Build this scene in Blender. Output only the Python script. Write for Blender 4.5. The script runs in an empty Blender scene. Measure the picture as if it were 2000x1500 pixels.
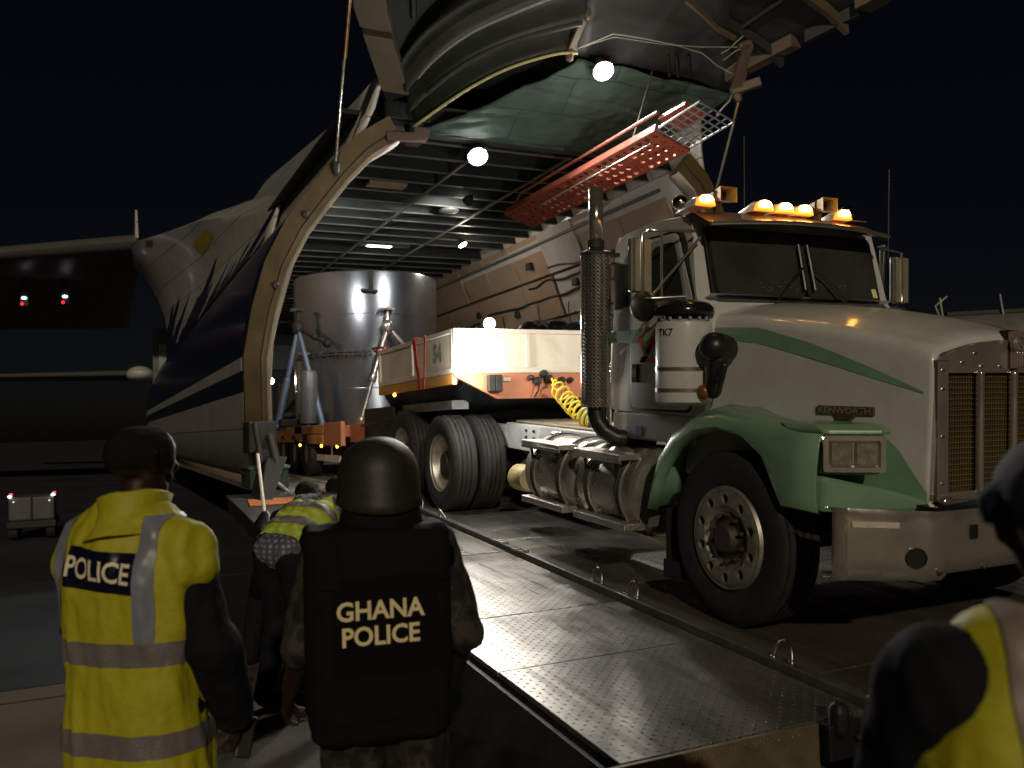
import bpy, bmesh, math, random
from mathutils import Vector, Matrix, noise
from mathutils.bvhtree import BVHTree
random.seed(7)
R = math.radians
S = bpy.context.scene
C = S.collection

# ---------------------------------------------------------------- camera
YAW, PITCH, ROLL, EYE = 0.4388, 0.047, 0.0308, 1.8
F = Vector((math.sin(YAW)*math.cos(PITCH), math.cos(YAW)*math.cos(PITCH), math.sin(PITCH)))
RT = Vector((math.cos(YAW), -math.sin(YAW), 0)); UP = RT.cross(F)
RT, UP = math.cos(ROLL)*RT - math.sin(ROLL)*UP, math.cos(ROLL)*UP + math.sin(ROLL)*RT
cam = bpy.data.objects.new('camera', bpy.data.cameras.new('camera')); C.objects.link(cam)
cam.matrix_world = Matrix(((RT.x, UP.x, -F.x, 0), (RT.y, UP.y, -F.y, 0), (RT.z, UP.z, -F.z, EYE), (0, 0, 0, 1)))
cam.data.sensor_width = 36; cam.data.lens = 36*1720/2000; cam.data.clip_end = 3000; cam.data.clip_start = .05
cam.data.dof.use_dof = True; cam.data.dof.focus_distance = 6.5; cam.data.dof.aperture_fstop = 2.7
S.camera = cam
# ---------------------------------------------------------------- night sky, apron floodlight (the one sun), exposure
SUN_FROM = Vector((-.29, -.86, .40)).normalized()
W = bpy.data.worlds.new('World'); S.world = W; W.use_nodes = True
sky = W.node_tree.nodes.new('ShaderNodeTexSky'); sky.sky_type = 'NISHITA'; sky.sun_disc = False
sky.sun_elevation = math.asin(SUN_FROM.z); sky.sun_rotation = math.atan2(SUN_FROM.x, SUN_FROM.y)
bg = W.node_tree.nodes['Background']; bg.inputs[1].default_value = .0007
tint = W.node_tree.nodes.new('ShaderNodeMixRGB'); tint.blend_type = 'MULTIPLY'; tint.inputs[0].default_value = 1; tint.inputs[2].default_value = (.95, .88, 1.05, 1)
W.node_tree.links.new(sky.outputs[0], tint.inputs[1]); W.node_tree.links.new(tint.outputs[0], bg.inputs[0])
sun = bpy.data.objects.new('sun', bpy.data.lights.new('sun', 'SUN')); C.objects.link(sun)
sun.data.energy = 1.0; sun.data.angle = R(1.2); sun.data.color = (1, .86, .64)
sun.rotation_euler = SUN_FROM.to_track_quat('Z', 'Y').to_euler()
S.view_settings.view_transform = 'Standard'; S.view_settings.look = 'None'
S.view_settings.exposure = 0; S.view_settings.gamma = 1; S.view_settings.use_curve_mapping = False
S.cycles.max_bounces = 6; S.cycles.sample_clamp_indirect = 4

# ---------------------------------------------------------------- materials
MATS = {}
def mat(name, col, rough=.5, metal=0, var=.18, scale=6, bump=0, bscale=60, emit=None, es=0, coat=0, dirt=0, dcol=(.06, .05, .035), stretch=None, panel=None):
    if name in MATS: return MATS[name]
    m = bpy.data.materials.new(name); m.use_nodes = True; MATS[name] = m
    nt = m.node_tree; N = nt.nodes; L = nt.links; P = N['Principled BSDF']
    tc = N.new('ShaderNodeTexCoord'); src = tc.outputs['Object']
    if stretch:
        mp = N.new('ShaderNodeMapping'); mp.inputs['Scale'].default_value = stretch; L.new(src, mp.inputs[0]); src = mp.outputs[0]
    nz = N.new('ShaderNodeTexNoise'); nz.inputs['Scale'].default_value = scale; nz.inputs['Detail'].default_value = 6; nz.inputs['Roughness'].default_value = .65
    L.new(src, nz.inputs['Vector'])
    cr = N.new('ShaderNodeValToRGB'); cr.color_ramp.elements[0].position = .3; cr.color_ramp.elements[1].position = .72
    cr.color_ramp.elements[0].color = tuple(c*(1-var) for c in col)+(1,); cr.color_ramp.elements[1].color = tuple(min(1, c*(1+var)) for c in col)+(1,)
    L.new(nz.outputs[0], cr.inputs[0]); colout = cr.outputs[0]
    if dirt:
        n2 = N.new('ShaderNodeTexNoise'); n2.inputs['Scale'].default_value = scale*.45; n2.inputs['Detail'].default_value = 9; n2.inputs['Roughness'].default_value = .75; n2.inputs['Distortion'].default_value = .6
        L.new(tc.outputs['Object'], n2.inputs['Vector'])
        r2 = N.new('ShaderNodeValToRGB'); r2.color_ramp.elements[0].position = .5; r2.color_ramp.elements[1].position = .75
        r2.color_ramp.elements[0].color = (0, 0, 0, 1); r2.color_ramp.elements[1].color = (dirt,)*3+(1,)
        L.new(n2.outputs[0], r2.inputs[0])
        mx = N.new('ShaderNodeMixRGB'); mx.inputs[2].default_value = dcol+(1,); L.new(r2.outputs[0], mx.inputs[0]); L.new(colout, mx.inputs[1]); colout = mx.outputs[0]
    L.new(colout, P.inputs['Base Color'])
    mr = N.new('ShaderNodeMapRange'); mr.inputs[3].default_value = max(.03, rough*.75); mr.inputs[4].default_value = min(1, rough*1.3); L.new(nz.outputs[0], mr.inputs[0]); L.new(mr.outputs[0], P.inputs['Roughness'])
    P.inputs['Metallic'].default_value = metal
    if coat: P.inputs['Coat Weight'].default_value = coat; P.inputs['Coat Roughness'].default_value = .12
    if bump:
        nb = N.new('ShaderNodeTexNoise'); nb.inputs['Scale'].default_value = bscale; nb.inputs['Detail'].default_value = 4; L.new(src, nb.inputs['Vector'])
        bp_ = N.new('ShaderNodeBump'); bp_.inputs['Strength'].default_value = bump; bp_.inputs['Distance'].default_value = .01; L.new(nb.outputs[0], bp_.inputs['Height']); L.new(bp_.outputs[0], P.inputs['Normal'])
    if panel:      # faint panel seams (fine relief)
        sx = N.new('ShaderNodeSeparateXYZ'); L.new(tc.outputs['Object'], sx.inputs[0]); cx_ = N.new('ShaderNodeCombineXYZ'); L.new(sx.outputs[panel[2]], cx_.inputs[0]); L.new(sx.outputs[panel[3]], cx_.inputs[1])
        br = N.new('ShaderNodeTexBrick'); br.inputs['Scale'].default_value = 1; br.inputs['Mortar Size'].default_value = panel[4]; br.inputs['Brick Width'].default_value = panel[0]; br.inputs['Row Height'].default_value = panel[1]; L.new(cx_.outputs[0], br.inputs['Vector'])
        b3 = N.new('ShaderNodeBump'); b3.invert = True; b3.inputs['Strength'].default_value = .8; b3.inputs['Distance'].default_value = .012; L.new(br.outputs['Fac'], b3.inputs['Height'])
        if P.inputs['Normal'].links: L.new(P.inputs['Normal'].links[0].from_socket, b3.inputs['Normal'])
        L.new(b3.outputs[0], P.inputs['Normal'])
        m3 = N.new('ShaderNodeMixRGB'); m3.blend_type = 'MULTIPLY'; m3.inputs[2].default_value = (.45, .42, .4, 1); L.new(br.outputs['Fac'], m3.inputs[0]); L.new(colout, m3.inputs[1]); L.new(m3.outputs[0], P.inputs['Base Color'])
    if emit: P.inputs['Emission Color'].default_value = emit+(1,); P.inputs['Emission Strength'].default_value = es
    return m
white = mat('truck white paint', (.58, .575, .55), .33, var=.07, scale=3, coat=.5, dirt=.4, dcol=(.30, .25, .17))
green = mat('truck green paint', (.19, .34, .21), .32, var=.1, scale=4, coat=.5, dirt=.25, dcol=(.16, .2, .1))
blackp = mat('black plastic', (.012, .012, .012), .38, var=.3)
rubber = mat('tyre rubber', (.018, .017, .016), .75, var=.35, scale=14, bump=.25, dirt=.5, dcol=(.05, .042, .032))
chrome = mat('chrome', (.66, .62, .55), .16, .88, var=.08, scale=10)
wornc = mat('worn chrome', (.70, .65, .56), .13, .82, var=.12, scale=5, bump=.2, bscale=7, dirt=.3, dcol=(.3, .22, .12))
alu = mat('polished aluminium', (.52, .49, .45), .27, .8, var=.18, scale=5, bump=.04, bscale=30, dirt=.5, dcol=(.2, .16, .1))
rimmat = mat('dusty aluminium rim', (.42, .39, .34), .45, .75, var=.2, scale=12, dirt=.6, dcol=(.14, .11, .07))
darkm = mat('grimy chassis metal', (.03, .027, .024), .6, .3, var=.4, scale=9, bump=.3)
railm = mat('worn rail paint', (.10, .095, .085), .5, .3, var=.4, scale=6, dirt=.7)
greyf = mat('grey frame paint', (.38, .38, .36), .5, var=.2, scale=7, dirt=.7)
rust = mat('rusty hub', (.075, .058, .045), .6, .5, var=.4, scale=25)
orange = mat('orange trailer paint', (.50, .18, .085), .5, var=.15, scale=5, dirt=.55, dcol=(.25, .11, .06))
amberp = mat('amber trailer paint', (.55, .26, .06), .5, var=.15, scale=5, dirt=.5, dcol=(.2, .11, .05))
board = mat('weathered white board', (.66, .60, .50), .55, var=.12, scale=3, dirt=.7, dcol=(.42, .31, .19), stretch=(1, 1, .35))
steel = mat('vessel steel', (.36, .395, .44), .25, .95, var=.12, scale=2.5, bump=.03, bscale=5, dirt=.15, dcol=(.16, .14, .13), stretch=(1, 1, .3))
boltm = mat('bolt steel', (.4, .38, .36), .35, 1)
bluep = mat('blue grey strut paint', (.16, .22, .32), .4, .3)
glass = mat('dark cab glass', (.040, .043, .036), .12, var=.3, scale=3); glass.node_tree.nodes['Principled BSDF'].inputs['Specular IOR Level'].default_value = .5
skin = mat('dark brown skin', (.024, .0125, .0078), .5, var=.2, scale=20, bump=.08, bscale=180)
navy = mat('navy cloth', (.010, .011, .014), .85, var=.3, scale=30, bump=.3, bscale=220)
blackc = mat('black nylon', (.0075, .0075, .008), .8, var=.3, scale=25, bump=.35, bscale=260)
hivis = mat('high visibility yellow', (.43, .395, .011), .62, var=.10, scale=7, bump=.3, bscale=45)
hivis2 = mat('high visibility lime', (.42, .52, .045), .62, var=.1, scale=10, bump=.2, bscale=160)
tape = mat('grey reflective tape', (.17, .15, .145), .45, var=.12, scale=12, bump=.25, bscale=120)
tapeb = mat('bluish reflective tape', (.20, .21, .25), .4, var=.12, scale=12)
skin.node_tree.nodes['Principled BSDF'].inputs['Specular IOR Level'].default_value = .3
for _m in (blackc, navy): _m.node_tree.nodes['Principled BSDF'].inputs['Specular IOR Level'].default_value = .12
letter = mat('pale gold lettering', (.80, .66, .36), .5, var=.06)
letterw = mat('silver reflective lettering', (.85, .75, .55), .35, var=.1, scale=40)
ribm = mat('grey green aircraft primer', (.13, .14, .125), .45, .2, var=.2, scale=9)
ceilm = mat('dark green hold lining', (.010, .014, .012), .7, var=.4, scale=3, bump=.3, bscale=25)
cream = mat('cream hold panel', (.32, .225, .15), .6, var=.14, scale=2.2, dirt=.6, dcol=(.22, .14, .09))
cream2 = mat('pale hold panel', (.44, .40, .36), .6, var=.12, scale=2.2, dirt=.4, dcol=(.3, .22, .16))
ringm = mat('yellowed frame paint', (.075, .052, .017), .5, var=.22, scale=4, dirt=.7, dcol=(.16, .10, .05), stretch=(1, 1, .5))
visorm = mat('dark visor lining', (.022, .025, .024), .6, .2, var=.35, scale=2.5, bump=.3, bscale=12)
tanm = mat('tan visor panel', (.10, .07, .04), .6, var=.2, scale=4, dirt=.6)
ladderm = mat('red orange plank', (.21, .040, .017), .5, var=.18, scale=6, dirt=.45, dcol=(.2, .06, .03))
wingm = mat('wing grey skin', (.13, .12, .11), .38, .2, var=.1, scale=1.5)
yellow = mat('yellow hose', (.75, .55, .03), .4)
ghose = mat('dusty green hose', (.14, .19, .13), .5)
redm = mat('red strap', (.45, .05, .03), .7)
redl = mat('red decal', (.5, .04, .03), .4)
teal = mat('teal conduit', (.13, .24, .23), .5)
tarpm = mat('black plastic sheet', (.010, .010, .011), .16, var=.3, bump=.5, bscale=7)
def emis(name, col, s):
    return mat(name, tuple(min(1, c) for c in col), .4, var=0, emit=col, es=s)

def apron():
    m = mat('apron concrete', (.085, .064, .043), .9, var=.3, scale=.7, bump=.4, bscale=30, dirt=.5, dcol=(.06, .048, .035)); return m
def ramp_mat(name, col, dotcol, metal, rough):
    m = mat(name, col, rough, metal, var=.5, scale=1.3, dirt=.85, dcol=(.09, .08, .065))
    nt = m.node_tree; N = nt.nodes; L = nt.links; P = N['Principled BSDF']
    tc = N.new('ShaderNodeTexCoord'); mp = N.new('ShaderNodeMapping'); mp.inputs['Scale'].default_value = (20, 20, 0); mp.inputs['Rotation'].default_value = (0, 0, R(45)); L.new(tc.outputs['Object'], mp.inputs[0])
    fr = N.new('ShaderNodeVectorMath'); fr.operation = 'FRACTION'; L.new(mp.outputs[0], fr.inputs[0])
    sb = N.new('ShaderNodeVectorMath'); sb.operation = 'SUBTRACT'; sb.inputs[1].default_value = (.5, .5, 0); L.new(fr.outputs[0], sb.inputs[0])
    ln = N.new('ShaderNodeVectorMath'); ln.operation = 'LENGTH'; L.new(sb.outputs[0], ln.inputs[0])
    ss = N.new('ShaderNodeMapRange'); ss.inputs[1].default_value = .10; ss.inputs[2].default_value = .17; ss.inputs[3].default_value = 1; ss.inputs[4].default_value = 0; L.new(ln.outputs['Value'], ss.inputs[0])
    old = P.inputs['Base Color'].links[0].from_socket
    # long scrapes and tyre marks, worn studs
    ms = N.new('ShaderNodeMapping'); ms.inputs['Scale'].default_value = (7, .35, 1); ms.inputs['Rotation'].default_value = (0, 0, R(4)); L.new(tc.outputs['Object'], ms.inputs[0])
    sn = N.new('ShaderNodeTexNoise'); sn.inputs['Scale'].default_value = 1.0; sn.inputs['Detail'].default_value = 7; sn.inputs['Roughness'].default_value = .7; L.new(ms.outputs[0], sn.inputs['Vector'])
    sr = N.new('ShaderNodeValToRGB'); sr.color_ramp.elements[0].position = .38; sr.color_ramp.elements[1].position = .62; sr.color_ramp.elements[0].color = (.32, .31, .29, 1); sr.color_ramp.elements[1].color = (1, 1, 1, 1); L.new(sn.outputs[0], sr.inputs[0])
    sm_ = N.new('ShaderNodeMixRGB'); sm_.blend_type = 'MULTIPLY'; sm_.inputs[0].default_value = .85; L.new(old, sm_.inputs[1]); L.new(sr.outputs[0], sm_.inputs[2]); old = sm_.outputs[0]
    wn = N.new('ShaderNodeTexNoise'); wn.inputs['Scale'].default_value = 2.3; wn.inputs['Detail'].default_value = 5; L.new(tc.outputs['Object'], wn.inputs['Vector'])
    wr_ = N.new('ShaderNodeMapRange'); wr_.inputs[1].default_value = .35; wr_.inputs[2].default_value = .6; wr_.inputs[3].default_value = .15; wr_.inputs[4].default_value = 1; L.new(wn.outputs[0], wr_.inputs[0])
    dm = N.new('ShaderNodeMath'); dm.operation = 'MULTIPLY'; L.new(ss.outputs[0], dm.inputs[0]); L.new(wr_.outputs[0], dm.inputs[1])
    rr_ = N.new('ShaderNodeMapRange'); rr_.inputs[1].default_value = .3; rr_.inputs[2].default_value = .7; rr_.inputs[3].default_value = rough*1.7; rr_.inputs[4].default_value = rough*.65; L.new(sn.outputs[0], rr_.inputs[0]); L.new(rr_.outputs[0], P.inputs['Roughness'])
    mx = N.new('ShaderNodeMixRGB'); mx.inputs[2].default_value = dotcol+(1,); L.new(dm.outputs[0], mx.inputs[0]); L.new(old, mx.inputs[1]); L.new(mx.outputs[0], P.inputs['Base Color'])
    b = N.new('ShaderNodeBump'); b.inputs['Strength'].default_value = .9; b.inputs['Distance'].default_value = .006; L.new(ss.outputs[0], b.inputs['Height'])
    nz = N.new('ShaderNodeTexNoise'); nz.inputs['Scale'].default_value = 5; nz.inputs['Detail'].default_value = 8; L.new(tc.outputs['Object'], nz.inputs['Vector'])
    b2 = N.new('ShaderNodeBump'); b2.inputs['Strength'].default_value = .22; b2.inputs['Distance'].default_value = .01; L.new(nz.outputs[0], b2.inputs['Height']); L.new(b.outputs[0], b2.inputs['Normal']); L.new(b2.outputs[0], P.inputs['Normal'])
    return m
rampm = ramp_mat('studded ramp plate', (.46, .44, .40), (.06, .05, .04), .85, .30)
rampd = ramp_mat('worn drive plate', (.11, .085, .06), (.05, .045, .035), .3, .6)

def livery(nm='white and navy aircraft livery', zb=4.80, amp=1.3, fq=2.2, band=1):
    m = mat(nm, (.52, .50, .46), .3, var=.08, scale=1.2, coat=.3, dirt=.35, dcol=(.32, .26, .19), panel=(1.9, .62, 1, 2, .012))
    nt = m.node_tree; N = nt.nodes; L = nt.links; P = N['Principled BSDF']
    tc = N.new('ShaderNodeTexCoord'); sp = N.new('ShaderNodeSeparateXYZ'); L.new(tc.outputs['Object'], sp.inputs[0])
    def math_(op, a, b):
        n = N.new('ShaderNodeMath'); n.operation = op
        for i, q in enumerate((a, b)):
            if isinstance(q, (int, float)): n.inputs[i].default_value = q
            else: L.new(q, n.inputs[i])
        return n.outputs[0]
    Y, Z = sp.outputs[1], sp.outputs[2]
    cxy = N.new('ShaderNodeCombineXYZ'); L.new(math_('MULTIPLY', math_('ADD', Z, math_('MULTIPLY', Y, .30)), fq), cxy.inputs[0]); L.new(math_('MULTIPLY', Y, .10), cxy.inputs[1])
    nz = N.new('ShaderNodeTexNoise'); nz.inputs['Scale'].default_value = 1.0; nz.inputs['Detail'].default_value = 4; L.new(cxy.outputs[0], nz.inputs['Vector'])
    # feathered upper edge of the navy band: rises aft a little
    edge = math_('ADD', math_('MULTIPLY', Y, .0), math_('MULTIPLY', math_('SUBTRACT', nz.outputs[0], .5), amp))
    up = math_('LESS_THAN', Z, math_('ADD', edge, zb))
    low = math_('GREATER_THAN', Z, 2.77)
    band1 = math_('MULTIPLY', up, low)
    band2 = math_('MULTIPLY', math_('GREATER_THAN', Z, 2.33), math_('LESS_THAN', Z, 2.60))
    k = math_('MAXIMUM', band1, band2)
    old = P.inputs['Base Color'].links[0].from_socket
    mx = N.new('ShaderNodeMixRGB'); mx.inputs[2].default_value = (.006, .010, .035, 1); L.new(k, mx.inputs[0]); L.new(old, mx.inputs[1]); L.new(mx.outputs[0], P.inputs['Base Color'])
    return m
liv = livery()
livg = livery('feathered white fairing paint', 5.25, 4.2, 3.4)
hullw = mat('white fairing paint', (.52, .50, .45), .35, var=.1, scale=1.5, coat=.2, dirt=.5, dcol=(.3, .24, .17), panel=(2.2, .9, 1, 2, .014))

# ---------------------------------------------------------------- mesh helpers
def perp(d):
    d = d.normalized(); a = Vector((0, 0, 1)) if abs(d.z) < .9 else Vector((1, 0, 0))
    u = d.cross(a).normalized(); return u, d.cross(u).normalized()
class B:
    def __init__(s): s.v = []; s.f = []
    def add(s, vs, fs):
        o = len(s.v); s.v += [tuple(p) for p in vs]; s.f += [tuple(i+o for i in f) for f in fs]; return s
    def hexa(s, p):   # 8 corners: bottom 4 ccw, top 4 ccw
        return s.add(p, [(3, 2, 1, 0), (4, 5, 6, 7), (0, 1, 5, 4), (1, 2, 6, 5), (2, 3, 7, 6), (3, 0, 4, 7)])
    def box(s, x0, x1, y0, y1, z0, z1):
        x0, x1 = sorted((x0, x1)); y0, y1 = sorted((y0, y1)); z0, z1 = sorted((z0, z1))
        return s.hexa([(x0, y0, z0), (x1, y0, z0), (x1, y1, z0), (x0, y1, z0), (x0, y0, z1), (x1, y0, z1), (x1, y1, z1), (x0, y1, z1)])
    def obox(s, c, d, l, w, h):  # oriented along d
        c = Vector(c); d = Vector(d).normalized(); u, n = perp(d)
        P = []
        for b in (-1, 1):
            for a, e in ((-1, -1), (1, -1), (1, 1), (-1, 1)): P.append(c+d*(a*l/2)+u*(e*w/2)+n*(b*h/2))
        return s.hexa(P)
    def prism(s, poly, ax, a, b):  # poly in the two other axes, extruded along ax from a to b
        n = len(poly); o = [i for i in range(3) if i != ax]; V = []
        for t in (a, b):
            for p in poly:
                q = [0, 0, 0]; q[ax] = t; q[o[0]] = p[0]; q[o[1]] = p[1]; V.append(q)
        return s.add(V, [tuple(range(n)), tuple(range(2*n-1, n-1, -1))]+[(i, i+n, (i+1) % n+n, (i+1) % n) for i in range(n)])
    def tube(s, path, r, n=10, closed=False, caps=True):
        path = [Vector(p) for p in path]; m = len(path); V = []; u = None
        for i, p in enumerate(path):
            if closed: d = path[(i+1) % m]-path[i-1]
            else: d = path[min(i+1, m-1)]-path[max(i-1, 0)]
            d.normalize()
            if u is None: u, w = perp(d)
            else:
                u = u-d*u.dot(d); u = perp(d)[0] if u.length < 1e-5 else u.normalized()
            w = d.cross(u); rr = r[i] if isinstance(r, (list, tuple)) else r
            V += [p+u*(math.cos(2*math.pi*k/n)*rr)+w*(math.sin(2*math.pi*k/n)*rr) for k in range(n)]
        fs = []
        for i in range(m if closed else m-1):
            j = (i+1) % m
            fs += [(i*n+k, i*n+(k+1) % n, j*n+(k+1) % n, j*n+k) for k in range(n)]
        if caps and not closed: fs += [tuple(range(n-1, -1, -1)), tuple(range((m-1)*n, m*n))]
        return s.add(V, fs)
    def lathe(s, prof, c, d=(1, 0, 0), n=32, a0=0, a1=2*math.pi, close=True):  # prof [(radius, along)]
        c = Vector(c); d = Vector(d).normalized(); u, w = perp(d); full = abs(a1-a0-2*math.pi) < 1e-6
        N = n if full else n+1; V = []
        for r, h in prof:
            for k in range(N):
                a = a0+(a1-a0)*k/n; V.append(c+d*h+u*(math.cos(a)*r)+w*(math.sin(a)*r))
        fs = []
        for i in range(len(prof)-1):
            for k in range(n):
                k2 = (k+1) % N
                fs.append((i*N+k, i*N+k2, (i+1)*N+k2, (i+1)*N+k))
        if full and close:
            if prof[0][0] > 1e-6: fs.append(tuple(range(N-1, -1, -1)))
            if prof[-1][0] > 1e-6: fs.append(tuple(range((len(prof)-1)*N, len(prof)*N)))
        return s.add(V, fs)
    def ball(s, c, r, n=14, m=9):
        if not isinstance(r, (tuple, list)): r = (r, r, r)
        V = [(c[0], c[1], c[2]+r[2])]
        for i in range(1, m):
            t = math.pi*i/m
            V += [(c[0]+r[0]*math.sin(t)*math.cos(2*math.pi*k/n), c[1]+r[1]*math.sin(t)*math.sin(2*math.pi*k/n), c[2]+r[2]*math.cos(t)) for k in range(n)]
        V.append((c[0], c[1], c[2]-r[2])); fs = [(0, 1+k, 1+(k+1) % n) for k in range(n)]
        for i in range(m-2):
            a = 1+i*n; fs += [(a+k, a+n+k, a+n+(k+1) % n, a+(k+1) % n) for k in range(n)]
        a = 1+(m-2)*n; fs += [(a+k, a+n, a+(k+1) % n) for k in range(n)]
        return s.add(V, fs)
    def cap(s, p, q, r1, r2, n=14):  # tapered capsule
        p = Vector(p); q = Vector(q); d = (q-p); l = d.length; d.normalize() if l > 1e-6 else None
        prof = []
        for i in range(5):
            a = math.pi/2*(1-i/4); prof.append((max(r1*math.cos(a), 1e-4 if i == 0 else 0), -r1*math.sin(a)))
        for i in range(5):
            a = math.pi/2*i/4; prof.append((max(r2*math.cos(a), 1e-4 if i == 4 else 0), l+r2*math.sin(a)))
        return s.lathe(prof, p, d, n)
    def grid(s, fn, nu, nv, wrap=False):
        V = [fn(i/nu, j/nv) for i in range(nu+1) for j in range(nv+1)]
        return s.add(V, [(i*(nv+1)+j, (i+1)*(nv+1)+j, (i+1)*(nv+1)+j+1, i*(nv+1)+j+1) for i in range(nu) for j in range(nv)])
    def loft(s, secs, closed=False, caps=False):
        n = len(secs[0]); V = [p for q in secs for p in q]; fs = []
        for i in range(len(secs)-1):
            for k in range(n if closed else n-1):
                fs.append((i*n+k, i*n+(k+1) % n, (i+1)*n+(k+1) % n, (i+1)*n+k))
        if caps: fs += [tuple(range(n-1, -1, -1)), tuple(range((len(secs)-1)*n, len(secs)*n))]
        return s.add(V, fs)
    def holed(s, fn, nu, nv, hole=.3, n=8, stagger=True):
        """perforated sheet: fn(u, v) -> point; nu x nv cells, each with a round hole"""
        for i in range(nu):
            for j in range(nv):
                sq = []; ci = []
                for k in range(n):
                    a = 2*math.pi*k/n+math.pi/4
                    x, y = math.cos(a), math.sin(a); q = max(abs(x), abs(y))
                    sq.append(fn((i+.5+.5*x/q)/nu, (j+.5+.5*y/q)/nv)); ci.append(fn((i+.5+hole*x)/nu, (j+.5+hole*y)/nv))
                s.add(sq+ci, [(k, (k+1) % n, n+(k+1) % n, n+k) for k in range(n)])
        return s
    def mesh(s, name):
        me = bpy.data.meshes.new(name); me.from_pydata(s.v, [], s.f); me.update()
        bm = bmesh.new(); bm.from_mesh(me); bmesh.ops.remove_doubles(bm, verts=bm.verts, dist=1e-5); bmesh.ops.recalc_face_normals(bm, faces=bm.faces); bm.to_mesh(me); bm.free(); return me
    def build(s, name, m, parent=None, smooth=None, bevel=0, solid=0, sub=0, me=None):
        me = me or s.mesh(name)
        o = bpy.data.objects.new(name, me); C.objects.link(o); me.materials.clear(); me.materials.append(m); o.parent = parent
        if smooth is not None:
            me.shade_smooth(); me.set_sharp_from_angle(angle=R(smooth))
        if solid: x = o.modifiers.new('solid', 'SOLIDIFY'); x.thickness = abs(solid); x.offset = 1 if solid > 0 else -1
        if bevel: x = o.modifiers.new('bevel', 'BEVEL'); x.width = bevel; x.segments = 2; x.limit_method = 'ANGLE'; x.angle_limit = R(40)
        if sub: x = o.modifiers.new('sub', 'SUBSURF'); x.levels = x.render_levels = sub
        return o
def empty(name, loc=(0, 0, 0), rot=(0, 0, 0), parent=None):
    o = bpy.data.objects.new(name, None); C.objects.link(o); o.location = loc; o.rotation_euler = rot; o.parent = parent; o.empty_display_size = .2; return o
def tag(o, label, cat=None, group=None, kind=None):
    if label: o['label'] = label
    if cat: o['category'] = cat
    if group: o['group'] = group
    if kind: o['kind'] = kind
    return o
def applied(o):
    dg = bpy.context.evaluated_depsgraph_get(); dg.update()
    me = bpy.data.meshes.new_from_object(o.evaluated_get(dg)); return me
def rounded(pts, r, n=4):
    """round the corners of a 2-D polygon"""
    out = []; m = len(pts)
    for i in range(m):
        p = Vector(pts[i]); a = Vector(pts[i-1])-p; b = Vector(pts[(i+1) % m])-p
        q = min(r, a.length*.45, b.length*.45); a.normalize(); b.normalize()
        for k in range(n+1):
            t = k/n; out.append(tuple((p+a*q)*(1-t)**2+p*2*t*(1-t)+(p+b*q)*t*t))
    return out
def text_mesh(txt, size, bold=0, align='CENTER'):
    cu = bpy.data.curves.new('lettering', 'FONT'); cu.body = txt; cu.size = size; cu.align_x = align; cu.align_y = 'CENTER'; cu.offset = bold; cu.resolution_u = 3
    o = bpy.data.objects.new('lettering', cu); C.objects.link(o); me = applied(o); bpy.data.objects.remove(o); return me
def lerp(a, b, t): return a+(b-a)*t
def interp(tab, x):
    for (x0, y0), (x1, y1) in zip(tab, tab[1:]):
        if x <= x1: return lerp(y0, y1, max(0, min(1, (x-x0)/(x1-x0))))
    return tab[-1][1]
def ray(px, py):
    """direction from the camera through a photograph pixel (layout aid)"""
    return RT*((px-1000)/1720)-UP*((py-750)/1720)+F
def at(px, py, **k):
    d = ray(px, py); o = Vector((0, 0, EYE)); (a, val), = k.items()
    if a == 'V': t = (5.6+.55*10.65-val-o.z)/(.55*d.y+d.z)          # underside of the raised nose
    elif a == 'ramp': t = (.247+val-EYE)/(d.z-.0684*d.y)
    elif a == 'lean': t = (11.6+.38*1.8-val-.38*o.z)/(d.y+.38*d.z)
    else: i = 'XYZ'.index(a); t = (val-o[i])/d[i]
    return o+d*t
SLOPE = .0684
def rz(y): return .247+SLOPE*y
# ================================================================ setting: apron ground
g = B(); g.add([(-700, -700, 0), (700, -700, 0), (700, 900, 0), (-700, 900, 0)], [(0, 1, 2, 3)])
ground = tag(g.build('ground', apron()), None, kind='structure')
dim_sheet = B(); dim_sheet.add([(-700, 7.4, .004), (700, 7.4, .004), (700, 900, .004), (-700, 900, .004)], [(0, 1, 2, 3)])  # dark sheet paints the floodlight's fall-off into the far ground's colour
tag(dim_sheet.build('unlit_apron', mat('unlit apron tone', (.022, .024, .028), .7, var=.3, scale=.4, bump=.3, bscale=30)), None, kind='structure')
jm = mat('dark joint sealant', (.03, .025, .02), .8)
for k, (a, b) in enumerate([((-9, 2.05), (1.6, 2.05)), ((-9, 7.05), (1.2, 7.05)), ((-1.4, -3), (-1.4, 7.4)), ((-6.4, -3), (-6.4, 7.4))]):
    d = Vector((b[0]-a[0], b[1]-a[1], 0)).normalized(); w = Vector((-d.y, d.x, 0))*.012
    A = Vector((a[0], a[1], .004)); E_ = Vector((b[0], b[1], .004))
    B().add([A-w, E_-w, E_+w, A+w], [(0, 1, 2, 3)]).build('ground_joint', jm, ground)

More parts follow.
